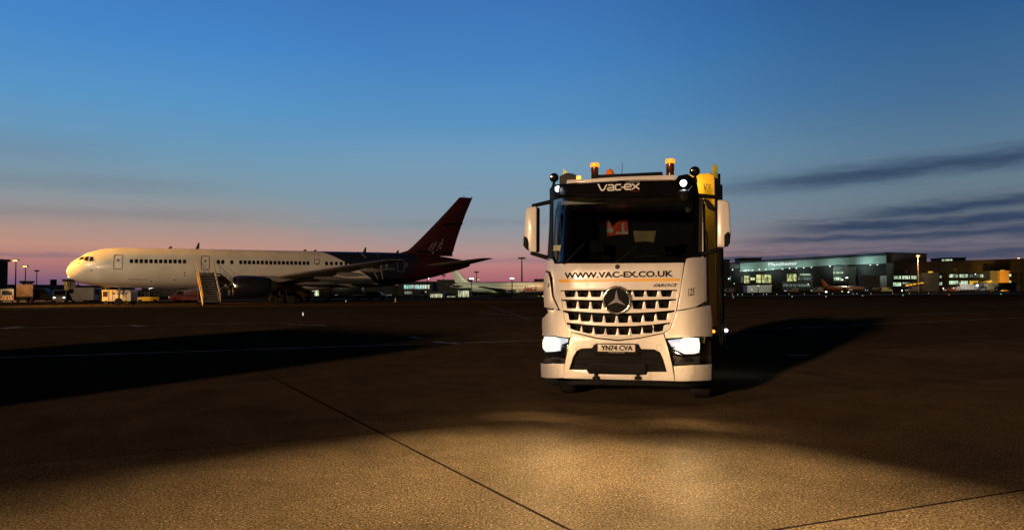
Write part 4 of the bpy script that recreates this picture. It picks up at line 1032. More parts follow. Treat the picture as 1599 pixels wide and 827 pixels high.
# ================================================================== vehicles
def wheel(parent, x, y, r, w=.22):
    m = MB(); m.lathe([(r*.55, -w/2), (r*.92, -w/2), (r, -w/2+.03), (r, w/2-.03), (r*.92, w/2), (r*.55, w/2)], 1, 18, (x, y, r)); o = m.build('wheel', RUBBER, parent)
    m = MB(); m.lathe([(.01, -w/2+.02), (r*.55, -w/2+.01), (r*.55, w/2-.01), (.01, w/2-.02)], 1, 14, (x, y, r)); m.build('rim', MIDG, o)
def van(label, px, D, head, paint, L=5.2, Wd=1.9, H=2.2, lights=False, amber=False, kind='van', group=None, chev=False):
    """panel van: local x points to its nose"""
    p = at(px, 460, D)
    o = empty('parked_van', label, kind, (p.x, p.y, 0), R(head), group)
    h = L/2
    prof = [(-h, .35), (-h, H*.96), (-h+.08, H), (h-1.75, H), (h-1.35, H*.95), (h-.75, H*.56), (h-.08, H*.46), (h, H*.36), (h, .35)]
    m = MB(); m.prism(prof, 1, -Wd/2, Wd/2, .05); m.build('body', paint, o)
    m = MB(); m.prism([(h-1.33, H*.925), (h-.78, H*.57), (h-.74, H*.58), (h-1.28, H*.945)], 1, -Wd/2+.12, Wd/2-.12); m.build('windscreen', GLAZE, o)
    for sg in (-1, 1):
        m = MB(); m.prism([(h-2.3, H*.60), (h-2.3, H*.90), (h-1.55, H*.90), (h-1.05, H*.60)], 1, sg*Wd/2-.01, sg*Wd/2+.01); m.build('side_window', GLAZE, o)
        m = MB(); m.box(h-.06, sg*Wd*.36-.16, .72, h+.02, sg*Wd*.36+.16, .92, .02); m.build('headlight', (SMALLW if lights else SILVER), o)
        m = MB(); m.box(-h-.02, sg*Wd*.42-.07, .8, -h+.02, sg*Wd*.42+.07, 1.3, .01); m.build('tail_light', SMALLR if lights else RED, o)
        for x in (-h+.95, h-.95): wheel(o, x, sg*(Wd/2-.12), .34)
    m = MB(); m.box(-h-.03, -Wd/2+.25, H*.55, -h+.0, Wd/2-.25, H*.88, .01); m.build('rear_window', GLAZE, o)
    if chev:
        for k in range(5):
            for sg in (-1, 1):
                y0 = sg*(.1+k*.2)
                plate_pts = [(y0, .5), (y0+sg*.1, .5), (y0-sg*.25+sg*.1, 1.05), (y0-sg*.25, 1.05)]
                m = MB(); m.prism([(q[0], q[1]) for q in plate_pts], 0, -h-.034, -h-.026); m.build('rear_chevron', (YELLOW if k % 2 else RED), o, None)
    if amber:
        m = MB(); m.lathe([(.12, 0), (.12, .1), (.06, .16), (.01, .17)], 2, 12, (h-1.9, 0, H)); m.build('roof_beacon', AMBER, o)
    return o
def truckv(label, px, D, head, cabm, boxm, L=7.5, H=3.2, lights=False, kind='lorry', box=True):
    p = at(px, 460, D); o = empty('service_truck', label, kind, (p.x, p.y, 0), R(head)); h = L/2
    m = MB(); m.prism([(h-1.9, .55), (h-1.9, 2.5), (h-.45, 2.5), (h-.08, 1.5), (h, 1.4), (h, .55)], 1, -1.15, 1.15, .05); m.build('cab', cabm, o)
    m = MB(); m.prism([(h-.42, 2.4), (h-.1, 1.55), (h-.06, 1.56), (h-.36, 2.42)], 1, -1.0, 1.0); m.build('windscreen', GLAZE, o)
    if box:
        m = MB(); m.box(-h, -1.2, .95, h-2.0, 1.2, H, .04); b_ = m.build('cargo_box', boxm, o)
        m = MB()
        for k in range(6): xx = -h+.4+k*(L-2.8)/5; m.box(xx-.03, -1.23, 1.0, xx+.03, 1.23, H-.05)
        m.build('box_rib', DARKG if boxm is not DULLWHITE else MIDG, b_, None)
    m = MB(); m.box(-h, -.5, .55, h-.3, .5, .9); m.build('chassis', BLACK, o)
    for sg in (-1, 1):
        for x in (-h+1.2, h-1.1): wheel(o, x, sg*1.0, .46, .3)
        m = MB(); m.box(h-.05, sg*.85-.15, .75, h+.03, sg*.85+.15, .98, .02); m.build('headlight', SMALLW if lights else SILVER, o)
        m = MB(); m.prism([(h-1.4, 1.6), (h-1.4, 2.3), (h-.6, 2.3), (h-.35, 1.6)], 1, sg*1.15-.01, sg*1.15+.012); m.build('side_window', GLAZE, o)
    return o
def tug(label, px, D, head, paint, lights=False, lamp=None):
    p = at(px, 460, D); o = empty('baggage_tug', label, 'tug', (p.x, p.y, 0), R(head))
    m = MB(); m.prism([(-1.5, .35), (-1.5, .95), (.1, .95), (.25, 1.0), (1.4, .9), (1.5, .7), (1.5, .35)], 1, -.75, .75, .04); m.build('body', paint, o)
    m = MB()
    for x in (-.9, .35):
        for y in (-.65, .65): m.tube([(x, y, .9), (x, y, 1.9)], .04, 6)
    m.box(-1.0, -.75, 1.88, .5, .75, 1.96, .02); m.build('canopy', DARKG, o)
    m = MB(); m.box(-.7, -.3, .9, -.2, .3, 1.4, .04); m.build('seat', BLACK, o)
    for sg in (-1, 1):
        for x in (-1, 1): wheel(o, x, sg*.68, .3, .2)
        m = MB(); m.lathe([(.01, 1.5), (.09, 1.52), (.09, 1.48)], 0, 10, (0, sg*.5, .7)); m.build('headlight', SMALLW if lights else SILVER, o)
    return o
# ground power unit under the jet's nose
p = at(187, 470, 92.5); gpu = empty('ground_power_unit', 'cream coloured ground power truck parked under the jet nose', 'ground power unit', (p.x, p.y, 0), R(2))
m = MB(); m.prism([(-1.85, .5), (-1.85, 1.95), (-1.6, 2.0), (1.8, 1.95), (1.9, 1.7), (1.9, .5)], 1, -.9, .9, .05); gb = m.build('body', mat('cream_paint', (.58, .52, .40, 1), .5, var=.12), gpu)
m = MB()
for x in (-.3, .25, .8, 1.3): m.lathe([(.01, -.93), (.12, -.925), (.12, -.89)], 1, 12, (x-.0, 0, 1.5))
m.build('gauge', DARKG, gb)
m = MB(); m.box(-1.0, -.925, .6, -.95, -.90, 1.9); m.box(-.5, -.925, .6, -.47, -.9, 1.9); m.box(-1.75, -.92, 1.1, -1.15, -.9, 1.8, .01); m.build('panel_seam', DARKG, gb)
m = MB(); m.tube([(-1.9, -.5, 1.1), (-2.2, -.5, 2.3), (-1.6, -.5, 2.3), (-1.5, -.5, 1.95)], .04, 6); m.tube([(-1.9, .5, 1.1), (-2.2, .5, 2.3), (-1.6, .5, 2.3)], .04, 6); m.build('handrail', MIDG, gpu)
for sg in (-1, 1):
    for x in (-1.35, 1.35): wheel(gpu, x, sg*.8, .31, .22)
# row of vehicles and freight behind the stand, left of the lorry
van('white van with yellow and red rear chevrons at the left end of the row', 11, 120, 126, DULLWHITE, chev=True, L=5.0, H=2.3)
truckv('amber lit box lorry left of the road sign under two sodium lamps', 39, 124, 124, DULLWHITE, mat('tan_box_paint', (.22, .12, .06, 1), .6, var=.25, scale=1), L=6.6, H=3.1)
van('dark van in the row just right of the sodium lamps', 63, 130, 5, DARKG, H=2.4)
van('grey van with bright headlamps below the dark sign board', 94, 118, -60, DULLWHITE, lights=True, H=2.1)
van('white panel van side on just left of the jet nose wheel', 126, 119, 178, DULLWHITE, H=2.5, L=5.8)
van('low dark car between the white van and the power truck', 148, 123, 178, DARKG, H=1.5, L=4.3, kind='car')
tug('dark baggage tug right of the cream power truck', 217, 112, 180, DARKG)
tug('yellow baggage tug with its headlamps shining below the jet', 231, 104, 205, YELLOW, lights=True)
truckv('grey high loader lorry parked beneath the jet fuselage', 262, 118, 180, DARKG, DARKG, L=8.5, H=2.3)
van('red van with one headlamp lit just left of the passenger stairs', 290, 112, 184, RED, lights=True, H=2.0, L=4.6)
van('pale van half hidden behind the passenger stairs', 306, 116, 180, DULLWHITE, H=2.2, L=4.6)
truckv('dark low lorry standing beside the jet main wheels', 458, 108, 181, BLACK, DARKG, L=6.0, H=1.7)
truckv('unlit catering lorry right of the jet main wheels', 535, 135, 178, DARKG, NAVY, L=8, H=3.2)
van('small dark car parked under the red tail', 588, 140, 0, DARKG, H=1.5, L=4.2, kind='car')
van('white car between the teal lit office and the lit container', 657, 186, 5, DULLWHITE, H=1.6, L=4.6, kind='car')
# headlamp pool lights
q = at(235, 458, 101); spot('tug_headlight', (q.x, q.y, .9), (q.x+3, q.y-14, 0), 500, (.9, 1, .95), .1, 90, .8)
q = at(100, 461, 113); spot('van_headlight', (q.x, q.y, .9), (q.x-2, q.y-14, 0), 300, (1, .85, .6), .1, 90, .8)

def lamp_glint(name, px, py, D, r, m, label, cat='lamp', post=True, group=None, pole=DARKG, arm=False):
    r *= .56
    p = at(px, py, D); o = empty(name, label, cat, (p.x, p.y, 0), 0, group)
    k = MB()
    if arm: k.tube([(0, 0, 0), (0, 0, p.z+.15), (-.5, 0, p.z+.3)], [.13, .08, .06], 8)
    else: k.tube([(0, 0, 0), (0, 0, p.z)], [.16, .09], 8)
    k.build('mast', pole, o)
    k = MB(); k.box(-r*1.9, -.25, p.z-r*.5, r*1.9, .25, p.z+r*.95, .05); hd = k.build('lamp_head', DARKG, o)
    if m is not None:
        for dx_ in (-1.15, 0, 1.15):
            k = MB(); k.lathe([(.01, -.34), (r*.4, -.33), (r*.55, -.27), (r*.5, -.2)], 1, 14, (dx_*r, 0, p.z+(.12*r if dx_ == 0 else 0))); k.build('lit_lamp', m, hd)
    return o
G1 = 'floodlight masts round the apron'
lamp_glint('light_mast', 25, 407, 150, .52, FLOODS, 'lit sodium mast, taller of the pair at the far left', 'light mast', group=G1)
lamp_glint('light_mast', 40, 416, 165, .52, FLOODS, 'lit sodium mast, lower of the pair at the far left', 'light mast', group=G1)
lamp_glint('light_mast', 57.5, 423, 190, .5, None, 'unlit mast just right of the two sodium lamps', 'light mast', group=G1)
lamp_glint('light_mast', 110, 432, 150, .42, FLOODW, 'white lamp directly below the jet nose tip', 'light mast', group=G1)
lamp_glint('light_mast', 122, 437, 152, .48, FLOODW, 'white lamp below the cockpit, right of its twin', 'light mast', group=G1)
lamp_glint('light_mast', 667, 434, 165, .55, FLOODW, 'white floodlight under the red tail cone', 'light mast', group=G1)
lamp_glint('light_mast', 736.5, 435, 190, .62, FLOODW, 'white floodlight beside the pale grey tail fin', 'light mast', group=G1)
lamp_glint('light_mast', 747, 436.5, 210, .26, SMALLY, 'small warm lamp just right of a white floodlight', 'light mast', group=G1)
lamp_glint('light_mast', 799.5, 434.5, 185, .58, FLOODW, 'white floodlight left of the tall unlit mast', 'light mast', group=G1)
lamp_glint('light_mast', 698, 437, 240, .3, SMALLW, 'small faint lamp over the dark terminal block', 'light mast', group=G1)
def high_mast(px, py, D, label, w=1.0):
    p = at(px, py, D); o = empty('light_mast', label, 'light mast', (p.x, p.y, 0), 0, G1)
    k = MB(); k.tube([(0, 0, 0), (0, 0, p.z)], [.35*w, .16*w], 8); k.build('mast', DARKG, o)
    k = MB(); k.box(-1.2*w, -.5, p.z-.25, 1.2*w, .5, p.z+.1, .05)
    for x in (-.95, -.35, .35, .95): k.box(x*w-.2, -.7, p.z-.55, x*w+.2, -.2, p.z-.2)
    k.build('lamp_ring', DARKG, o)
high_mast(814.8, 402, 230, 'tall unlit mast between the pale airliner and the lorry')
high_mast(744, 424, 300, 'thin unlit mast right of the pale tail fin', .8)
high_mast(693, 429, 330, 'thin unlit mast behind the red tail', .7)

# ================================================================== buildings
def block(name, label, cat, px0, px1, ytop0, ytop1, D, depth, wallm, roofm=None, rake=0, group=None):
    a, b = at(px0, ytop0, D), at(px1, ytop1, D+rake)
    o = empty(name, label, cat, (a.x, a.y, 0), math.atan2(b.y-a.y, b.x-a.x), group)
    L = (Vector((b.x, b.y))-Vector((a.x, a.y))).length
    o['_L'] = L
    m = MB(); m.prism([(0, -.05), (0, a.z), (L, b.z), (L, -.05)], 1, 0, depth); m.build('wall', wallm, o, None)
    m = MB()
    m.loft([[Vector((x, -.35, z)), Vector((x, depth+.3, z)), Vector((x, depth+.3, z+.5)), Vector((x, -.35, z+.5))] for x, z in ((-.3, a.z+.003), (L+.3, b.z+.003))])
    m.build('roof', roofm or DCLAD, o, None)
    return o, a, b, L
def loc_on(o, px, py, y=0.0):
    M = Matrix.Translation(o.location) @ Matrix.Rotation(o.rotation_euler.z, 4, 'Z')
    n = M.to_3x3() @ Vector((0, 1, 0)); q = M @ Vector((0, y, 0)); d = ray(px, py); t = (q-CAM).dot(n)/d.dot(n)
    return M.inverted() @ (CAM+d*t)
def panel(o, name, poly, m, y=-.05, th=.1, parent=None):
    pts = [loc_on(o, *p, y) for p in poly]
    return plate(name, [[(p.x, p.z) for p in pts]], y-th, th, 0, m, parent or o, None, smooth=None)
def window(o, x0, y0, x1, y1, m, nx=4, nz_=1, y=-.12, frame=DCLAD, name='window'):
    a, b = loc_on(o, x0, y1, y), loc_on(o, x1, y0, y)
    k = MB(); fw = .12
    for i in range(nx+1):
        x = a.x+(b.x-a.x)*i/nx; k.box(x-fw/2, y-.1, a.z, x+fw/2, y, b.z)
    for i in range(nz_+1):
        z = a.z+(b.z-a.z)*i/nz_; k.box(a.x-fw/2, y-.12, z-fw/2, b.x+fw/2, y+.01, z+fw/2)
    f = k.build(name, frame, o, None)
    k = MB(); k.box(a.x, y-.02, a.z, b.x, y+.05, b.z); k.build('pane', m, f, None)
    return f
LWY = lit_window('warm_lit_room', s(216, 214, 140), 1.3, 1.1, .4)
LWG = lit_window('green_white_lit_room', s(206, 226, 180), 1.5, .9, .5)
LWT = lit_window('teal_lit_room', s(120, 205, 190), 1.15, 1.3, .6)
LWA = lit_window('amber_lit_room', s(255, 190, 60), 1.2, .8, .5)
LWD = lit_window('dim_grey_lit_room', s(150, 165, 150), .5, 1.2, .5)
LWH = lit_window('bright_lit_shed', s(250, 246, 190), .95, .5, .5)
# --- left horizon
b1, *_ = block('office_block', 'low dark office block behind the vans at the far left', 'building', -30, 46, 447.5, 447, 175, 20, DCLAD)
window(b1, 8, 449, 20, 451, LWD, 4)
b1, *_ = block('pier_end', 'tall dark pier end cut off at the left edge', 'building', -40, -1.5, 408, 408, 140, 2.5, BLACK)
b1, *_ = block('cargo_shed', 'low dark shed behind the vans between lamps and jet nose', 'building', 52, 152, 450, 448, 200, 20, DCLAD)
b1, *_ = block('pale_cabin', 'small floodlit cabin on the roofline below the sodium lamps', 'cabin', 33.5, 37.8, 441.5, 441.5, 171, 3, PCLAD)
b1, *_ = block('kiosk', 'small lit kiosk tower above the vans left of the jet nose', 'kiosk', 100.5, 105.5, 439, 439, 160, 3, mat('tan_lit_wall', (.6, .42, .2, 1), .6))
window(b1, 101, 440, 105, 444, LWA, 2)
spot('kiosk_light', at(100, 440, 150), at(103, 446, 160), 900, (1, .65, .3), .2, 90, .8)
spot('box_lorry_light', at(38, 440, 114), at(38, 458, 124), 2600, (1, .55, .22), .2, 80, .8)
# dark sign board on legs
p = at(83, 441, 165); sb = empty('sign_board', 'square dark sign board on two legs against the sunset', 'sign', (p.x, p.y, 0))
a, b = at(78.5, 445, 165), at(88.5, 436, 165)
k = MB(); k.box(a.x-p.x, -.1, a.z, b.x-p.x, .1, b.z, .03); k.build('board', BLACK, sb)
k = MB(); k.tube([(-.5, 0, 0), (-.5, 0, a.z)], .08, 6); k.tube([(.5, 0, 0), (.5, 0, a.z)], .08, 6); k.build('leg', DARKG, sb)
# far tree line along the left horizon
k = MB(); rnd = random.Random(5)
for i in range(5200):
    px = rnd.uniform(-120, 640); D = rnd.uniform(285, 330)
    hgt = 1.8+2.4*max(0, mnoise.noise(Vector((px*.05, 3.1, 0))))+1.7*mnoise.noise(Vector((px*.21, 8.2, 0)))**2
    if px > 300: hgt *= .8
    p = at(px, 455, D); z = rnd.uniform(0, 1)**.6*max(1.2, hgt+rnd.uniform(-.5, .8)); r = rnd.uniform(.25, .6)
    u = Vector((rnd.gauss(0, 1), rnd.gauss(0, 1), rnd.gauss(0, 1))).normalized()*r; w = u.orthogonal().normalized()*r*.8
    c0 = Vector((p.x, p.y, z)); k.face(k.verts([c0-u, c0-w, c0+u, c0+w]))
tag(k.build('treeline', mat('hedge_leaves', (.035, .045, .02, 1), .8, var=.4, scale=.5), smooth=None), kind='stuff')
# --- middle: dark pier with the teal office
b2, *_ = block('freight_building', 'long low dark freight building behind the jet wing', 'building', 345, 628, 452, 447, 240, 25, DCLAD, rake=10)
window(b2, 487, 450, 498, 463, LWG, 2, 2); panel(b2, 'pale_panel', [(480, 449), (499, 449), (499, 465), (480, 465)], CONC, -.02, .06)
window(b2, 526, 451, 546, 453, LWG, 4); window(b2, 523, 458, 528, 464, LWG, 1); window(b2, 571, 460, 584, 464, mat('rose_lit_room', (.2, .1, .08, 1), .4, emis=s(240, 160, 130), es=.5), 4)
window(b2, 598, 459.5, 612, 461.5, LWD, 4)
panel(b2, 'blue_door', [(546, 450), (567, 450), (567, 466), (546, 466)], NAVY, -.02, .06)
b3, *_ = block('pier_office', 'dark pier office with two rows of teal lit windows', 'building', 622, 676, 441.5, 441.2, 240, 20, DCLAD)
window(b3, 630.5, 444.2, 671, 451, LWT, 10); window(b3, 631.5, 454, 666.5, 459, LWD, 10)
b4, *_ = block('pier_block', 'blank dark pier block under the red tail', 'building', 683, 733, 438.7, 438.5, 236, 14, DCLAD)
b5, *_ = block('long_pier', 'long dark pier roof behind the pale airliner', 'building', 668, 905, 443, 440.5, 262, 25, DCLAD)
b6, *_ = block('roof_plant', 'dark plant room on the pier roof beside the lorry mirror', 'building', 836, 905, 437.5, 436.5, 255, 10, DCLAD)
lettering('pier_sign', 'MANCHESTER AIRPORT', [tuple(loc_on(b5, 804, 445.4, -.3).xz), tuple(loc_on(b5, 826, 445.2, -.3).xz), tuple(loc_on(b5, 804, 443.6, -.3).xz)], -.35, SIGNW, b5, .05, .01, cell=None)
# lit freight container and stores under the pier
for (x0, x1, yt, D, mt, lb, wn) in ((671, 691.5, 457.6, 172, PCLAD, 'brightly lit yellow white container under the pier', LWH), (697, 712, 461, 178, PCLAD, 'low pale container right of the brightest container', LWH), (714.5, 733, 452.5, 182, PCLAD, 'glowing open store behind the pale airliner tail', LWH)):
    o, a_, b_, L_ = block('freight_container', lb, 'container', x0, x1, yt, yt, D, 4, mt, PCLAD)
    window(o, x0+.8, yt+.8, x1-.8, 464.6, wn, 7, 1, frame=PCLAD, name='open_side')
# traffic cone near the red tail
p = gnd(617.5, 471.5); cone = empty('traffic_cone', 'white topped traffic cone alone on the apron below the red tail', 'traffic cone', p)
k = MB(); k.box(-.2, -.2, 0, .2, .2, .04, .01); k.lathe([(.15, .04), (.04, .74), (.03, .76)], 2, 16); c_ = k.build('cone_body', mat('cone_orange', (.7, .3, .12, 1), .6), cone)
k = MB(); k.lathe([(.118, .25), (.082, .48), (.075, .48), (.11, .25)], 2, 16); k.build('reflective_band', REFL, c_)

# --- right: the terminals
DT = 400
t0, *_ = block('terminal_wing', 'low grey terminal wing between the lorry and the teal fascia', 'building', 1100, 1158, 412, 412, DT, 30, CONC)
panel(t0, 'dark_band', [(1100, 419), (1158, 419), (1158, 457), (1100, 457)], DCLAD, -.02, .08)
window(t0, 1125, 431, 1141, 438, LWT, 3); window(t0, 1131, 438.5, 1139.5, 443.5, LWG, 3); window(t0, 1118, 432, 1128, 440, LWG, 2); window(t0, 1124, 451, 1142, 456, LWH, 5)
for px in (1122, 1127, 1136, 1144):
    q = loc_on(t0, px, 421, -.3); k = MB(); k.box(q.x-.35, -.45, q.z-.18, q.x+.35, -.2, q.z+.18, .05); k.build('soffit_lamp', SMALLW, t0)
b7, *_ = block('roof_plant', 'dark box on the roof beside the lorry\'s near mirror post', 'building', 1128, 1139.5, 406, 406, DT-2, 10, DCLAD)
b8, *_ = block('roof_plant', 'long low dark plant room left of the airport name', 'building', 1156, 1189, 403.6, 403.4, DT+6, 10, DCLAD)
t1, a1_, b1_, L1 = block('main_terminal', 'big terminal with a teal lit fascia carrying white airport lettering', 'building', 1155, 1384, 409.5, 395.2, DT, 40, DCLAD, ROOFB)
fas = panel(t1, 'fascia', [(1155, 410.8), (1260, 405.6), (1383, 397.8), (1383, 411), (1290, 414.5), (1230, 418.6), (1185, 423.5), (1155, 424)], mat('fascia_panel', (.30, .42, .38, 1), .5, var=.1, scale=.15), -.3, .5)
panel(t1, 'roof_band', [(1175, 408.6), (1383, 394.6), (1383, 398.4), (1260, 405.8), (1175, 409.8)], ROOFB, -.6, .4)
lettering('airport_sign', 'Manchester', [tuple(loc_on(t1, 1200, 415.2, -.9).xz), tuple(loc_on(t1, 1245, 413.2, -.9).xz), tuple(loc_on(t1, 1200, 409.9, -.9).xz)], -1.0, SIGNW, fas, .1, .0, cell=None)
for px, py in ((1162, 422.5), (1165, 422), (1169, 421.8), (1175, 421.5), (1185.5, 420.5), (1196, 420.6), (1207, 420), (1222, 420), (1233, 419), (1243.5, 418.6), (1255, 418), (1267, 417.2), (1296, 415.4), (1359, 413.5), (1370, 413.3)):
    q = loc_on(t1, px, py, -1.5); k = MB(); k.box(q.x-.34, -1.7, q.z-.16, q.x+.34, -1.3, q.z+.16, .06); k.build('soffit_lamp', SMALLW, t1)
for px, py, w_ in ((1170, 428, 9000), (1215, 425, 9000), (1262, 421, 7000), (1310, 419, 9000), (1364, 418, 15000)):
    p = at(px, py, DT-9); q = at(px, 410, DT); l_ = spot('fascia_light', p, q, w_*.28, (.72, 1.0, .92), .4, 150, 1)
for (a, b, c_, d_, mt, nx, n2) in ((1157, 432, 1161, 441, LWD, 1, 2), (1162, 430, 1170, 442, LWY, 2, 2), (1171.5, 433, 1179, 437.5, LWH, 2, 1), (1181, 428.5, 1188, 441.5, LWY, 2, 2), (1189.5, 428.5, 1204, 441.5, LWY, 4, 2), (1229, 427.5, 1243.5, 439, LWY, 3, 2), (1249, 427, 1266, 429.5, LWG, 4, 1)):
    window(t1, a, b, c_, d_, mt, nx, n2, y=-.2)
panel(t1, 'grey_annex', [(1220, 439), (1245, 438.5), (1245, 430), (1268, 429.5), (1268, 453), (1220, 453)], CONC, -.5, 1.0)
for (a, b, c_, d_) in ((1223, 443, 1265, 447.5), (1246, 433, 1266, 437)): window(t1, a, b, c_, d_, LWD, 6, 1, y=-1.7)
q = at(1262, 443, DT-3)
panel(t1, 'grey_tower', [(1300, 415.5), (1323, 415), (1323, 441.5), (1300, 441.5)], CONC, -.5, .8)
window(t1, 1301, 424, 1317, 427, LWG, 5, 1, y=-1.4); window(t1, 1302, 432.5, 1314, 437.5, LWG, 4, 1, y=-1.4)
panel(t1, 'dark_bay', [(1324, 416), (1336, 416), (1336, 448), (1324, 448)], CONC, -.4, .5)
panel(t1, 'lit_bay', [(1350, 431), (1384, 430), (1384, 448), (1350, 448)], PCLAD, -.4, .5)
lamp_glint('light_mast', 1314.5, 436.8, DT-25, .62, FLOODW, 'white lamp before the grey tower, lower of two', 'light mast', group=G1)
lamp_glint('light_mast', 1322, 433.5, DT-22, .72, FLOODW, 'white lamp before the grey tower, higher of two', 'light mast', group=G1)
# freight shed with the yellow footing
o, a_, b_, L_ = block('freight_shed', 'long pale ribbed shed with a yellow lit footing', 'shed', 1167, 1204.5, 447.5, 446, 352, 6, PCLAD, PCLAD)
k = MB()
for i in range(22): x = L_*i/21; k.box(x-.05, -.08, .2, x+.05, 0, a_.z-.1)
k.build('shed_rib', CONC, o, None)
panel(o, 'lit_footing', [(1165, 457), (1204, 457), (1204, 458.6), (1165, 458.6)], LWA, -.1, .3)
spot('shed_light', at(1185, 440, 335), at(1186, 454, 352), 5000, (.95, 1, .8), .3, 110, .8)
# dark curved roofed hall and the long terminal
t2, *_ = block('dark_hall', 'plain mauve grey hall right of the teal fascia', 'building', 1384.5, 1447, 395, 397, DT+3, 35, mat('mauve_cladding', (.10, .085, .09, 1), .7, var=.1, scale=.1), DCLAD)
panel(t2, 'lower_band', [(1384, 411), (1447, 411), (1447, 457), (1384, 457)], DCLAD, -.02, .1)
t3, *_ = block('long_terminal', 'long brown terminal at the right edge with two rows of lit windows', 'building', 1395, 1660, 411.5, 402.5, DT-8, 40, BCLAD, BCLAD)
b9, *_ = block('roof_office', 'small roof office with white lit windows on the long terminal', 'building', 1469, 1508, 403.5, 402.8, DT+20, 10, DCLAD)
window(b9, 1470.5, 404.5, 1487, 409, LWG, 6)
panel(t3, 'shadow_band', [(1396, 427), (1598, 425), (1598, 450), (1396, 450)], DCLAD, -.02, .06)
for (a, b) in ((1395.5, 1407), (1409, 1421), (1423, 1436), (1437, 1440)): window(t3, a, 430.3, b, 435.6, LWG, 4 if b-a > 5 else 1, 2, y=-.2)
for (a, b) in ((1394.5, 1407), (1409, 1436)): window(t3, a, 440.8, b, 446.5, LWG, 4, 1, y=-.2)
for (a, b, mt) in ((1482, 1496, LWG), (1498, 1511.5, LWG), (1514, 1528, LWD), (1530, 1545, LWG)): window(t3, a, 428, b, 433, mt, 5, 2, y=-.2)
for (a, b, mt) in ((1482, 1496, LWG), (1498, 1511.5, LWG), (1514, 1528, LWA)): window(t3, a, 438, b, 444, mt, 5, 1, y=-.2)
for (a, b, c_, d_) in ((1375, 433, 1379.5, 437), (1375, 442, 1379.5, 446.5), (1467, 430, 1470.5, 434), (1466.5, 440, 1471, 445), (1575.5, 427.5, 1579, 431.5), (1575.5, 438, 1579, 443)): window(t3 if a > 1395 else t1, a, b, c_, d_, LWG, 1, 1, y=-.25)
for (a, b, c_, d_) in ((1413, 421, 1417, 425.5), (1489, 418.5, 1494.5, 422.5)): panel(t3, 'wall_vent', [(a, b), (c_, b), (c_, d_), (a, d_)], mat('ochre_panel', (.16, .11, .06, 1), .6), -.05, .2)
window(t1, 1349.5, 447.5, 1361, 456.5, LWH, 3, 1, y=-1.2)
# gate towers
for (x0, x1, yt, lb, mt, D) in ((1350, 1374, 431, 'squat grey gate tower right of the orange tailed airliner', CONC, DT-12), (1440, 1466, 427, 'grey gate tower with a lit orange cap beside the lamp post', CONC, DT-14), (1546, 1562, 424, 'tall grey gate tower left of the orange lit one', CONC, DT-14), (1561, 1575.5, 424, 'gate tower lit bright orange at the far right', mat('orange_lit_wall', (.62, .36, .12, 1), .6), DT-16)):
    o, *_ = block('gate_tower', lb, 'gate tower', x0, x1, yt, yt, D, 7, mt, mt)
    if 'cap' in lb: panel(o, 'lit_cap', [(1448, 427), (1449.5, 423.5), (1456, 423.5), (1457, 427)], LWA, .5, .6)
    if 'far right' in lb: panel(o, 'roof_cap', [(1562, 421.5), (1568, 421.5), (1568, 424), (1562, 424)], LWA, .5, .6)
spot('orange_tower_light', at(1572, 452, DT-30), at(1568, 435, DT-16), 15000, (1, .52, .08), .4, 95, .8)
spot('gate_cap_light', at(1452, 420, DT-26), at(1452, 432, DT-14), 2200, (1, .66, .3), .3, 90, .8)
# air bridges
def bridge(label, pts, D, mt, wn=None, w=3):
    a = at(*pts[0], D); o = empty('air_bridge', label, 'air bridge', (a.x, a.y, 0))
    q = [at(*p, D) for p in pts]; k = MB(); k.prism([(p.x-a.x, p.z) for p in q], 1, -w/2, w/2, .1); k.build('tunnel', mt, o)
    lo = q[-1]; k = MB(); k.tube([(lo.x-a.x+.6, 0, 0), (lo.x-a.x+.6, 0, lo.z)], .25, 8); k.tube([(q[0].x-a.x+.9, 0, 0), (q[0].x-a.x+.9, 0, q[-1].z)], .25, 8); k.build('leg', DARKG, o)
    if wn:
        k = MB(); n_ = 5
        for i in range(n_):
            t = (i+.5)/n_; u = q[0].lerp(q[1], t); d = q[-1].lerp(q[2], t); k.box(u.x-a.x-.8, -w/2-.06, d.z+(u.z-d.z)*.45, u.x-a.x+.8, -w/2-.01, d.z+(u.z-d.z)*.8)
        k.build('bridge_window', wn, o, None)
    return o
bridge('brown air bridge sloping down from the capped gate tower', [(1411, 443), (1440, 438.5), (1440, 445.5), (1411, 450)], DT-24, mat('tan_bridge_wall', (.30, .16, .10, 1), .6), LWA)
bridge('yellow lit air bridge beside the tall grey gate tower', [(1527, 441), (1547, 435.5), (1547, 443.5), (1527, 449)], DT-24, mat('yellow_bridge_wall', (.62, .42, .10, 1), .6), LWA)
spot('bridge_light', at(1537, 452, DT-40), at(1538, 442, DT-24), 9000, (1, .68, .14), .4, 90, .8)
# stand head sign lamp where the brown bridge ends
# masts on the right
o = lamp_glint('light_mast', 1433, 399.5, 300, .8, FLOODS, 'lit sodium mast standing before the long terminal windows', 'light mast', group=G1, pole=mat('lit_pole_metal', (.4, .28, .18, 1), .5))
q = at(1433, 402, 299); point('sodium_mast_light', (q.x, q.y-1.5, q.z-.5), 12000, (1, .6, .28), .4)
lamp_glint('light_mast', 1590, 403, DT-12, .8, SMALLY, 'warm lamp on the long terminal roof at the right edge', 'light mast', group=G1)
lamp_glint('light_mast', 1184, 446, 330, .5, SMALLY, 'short lit post before the pale ribbed shed', 'light mast', group=G1)
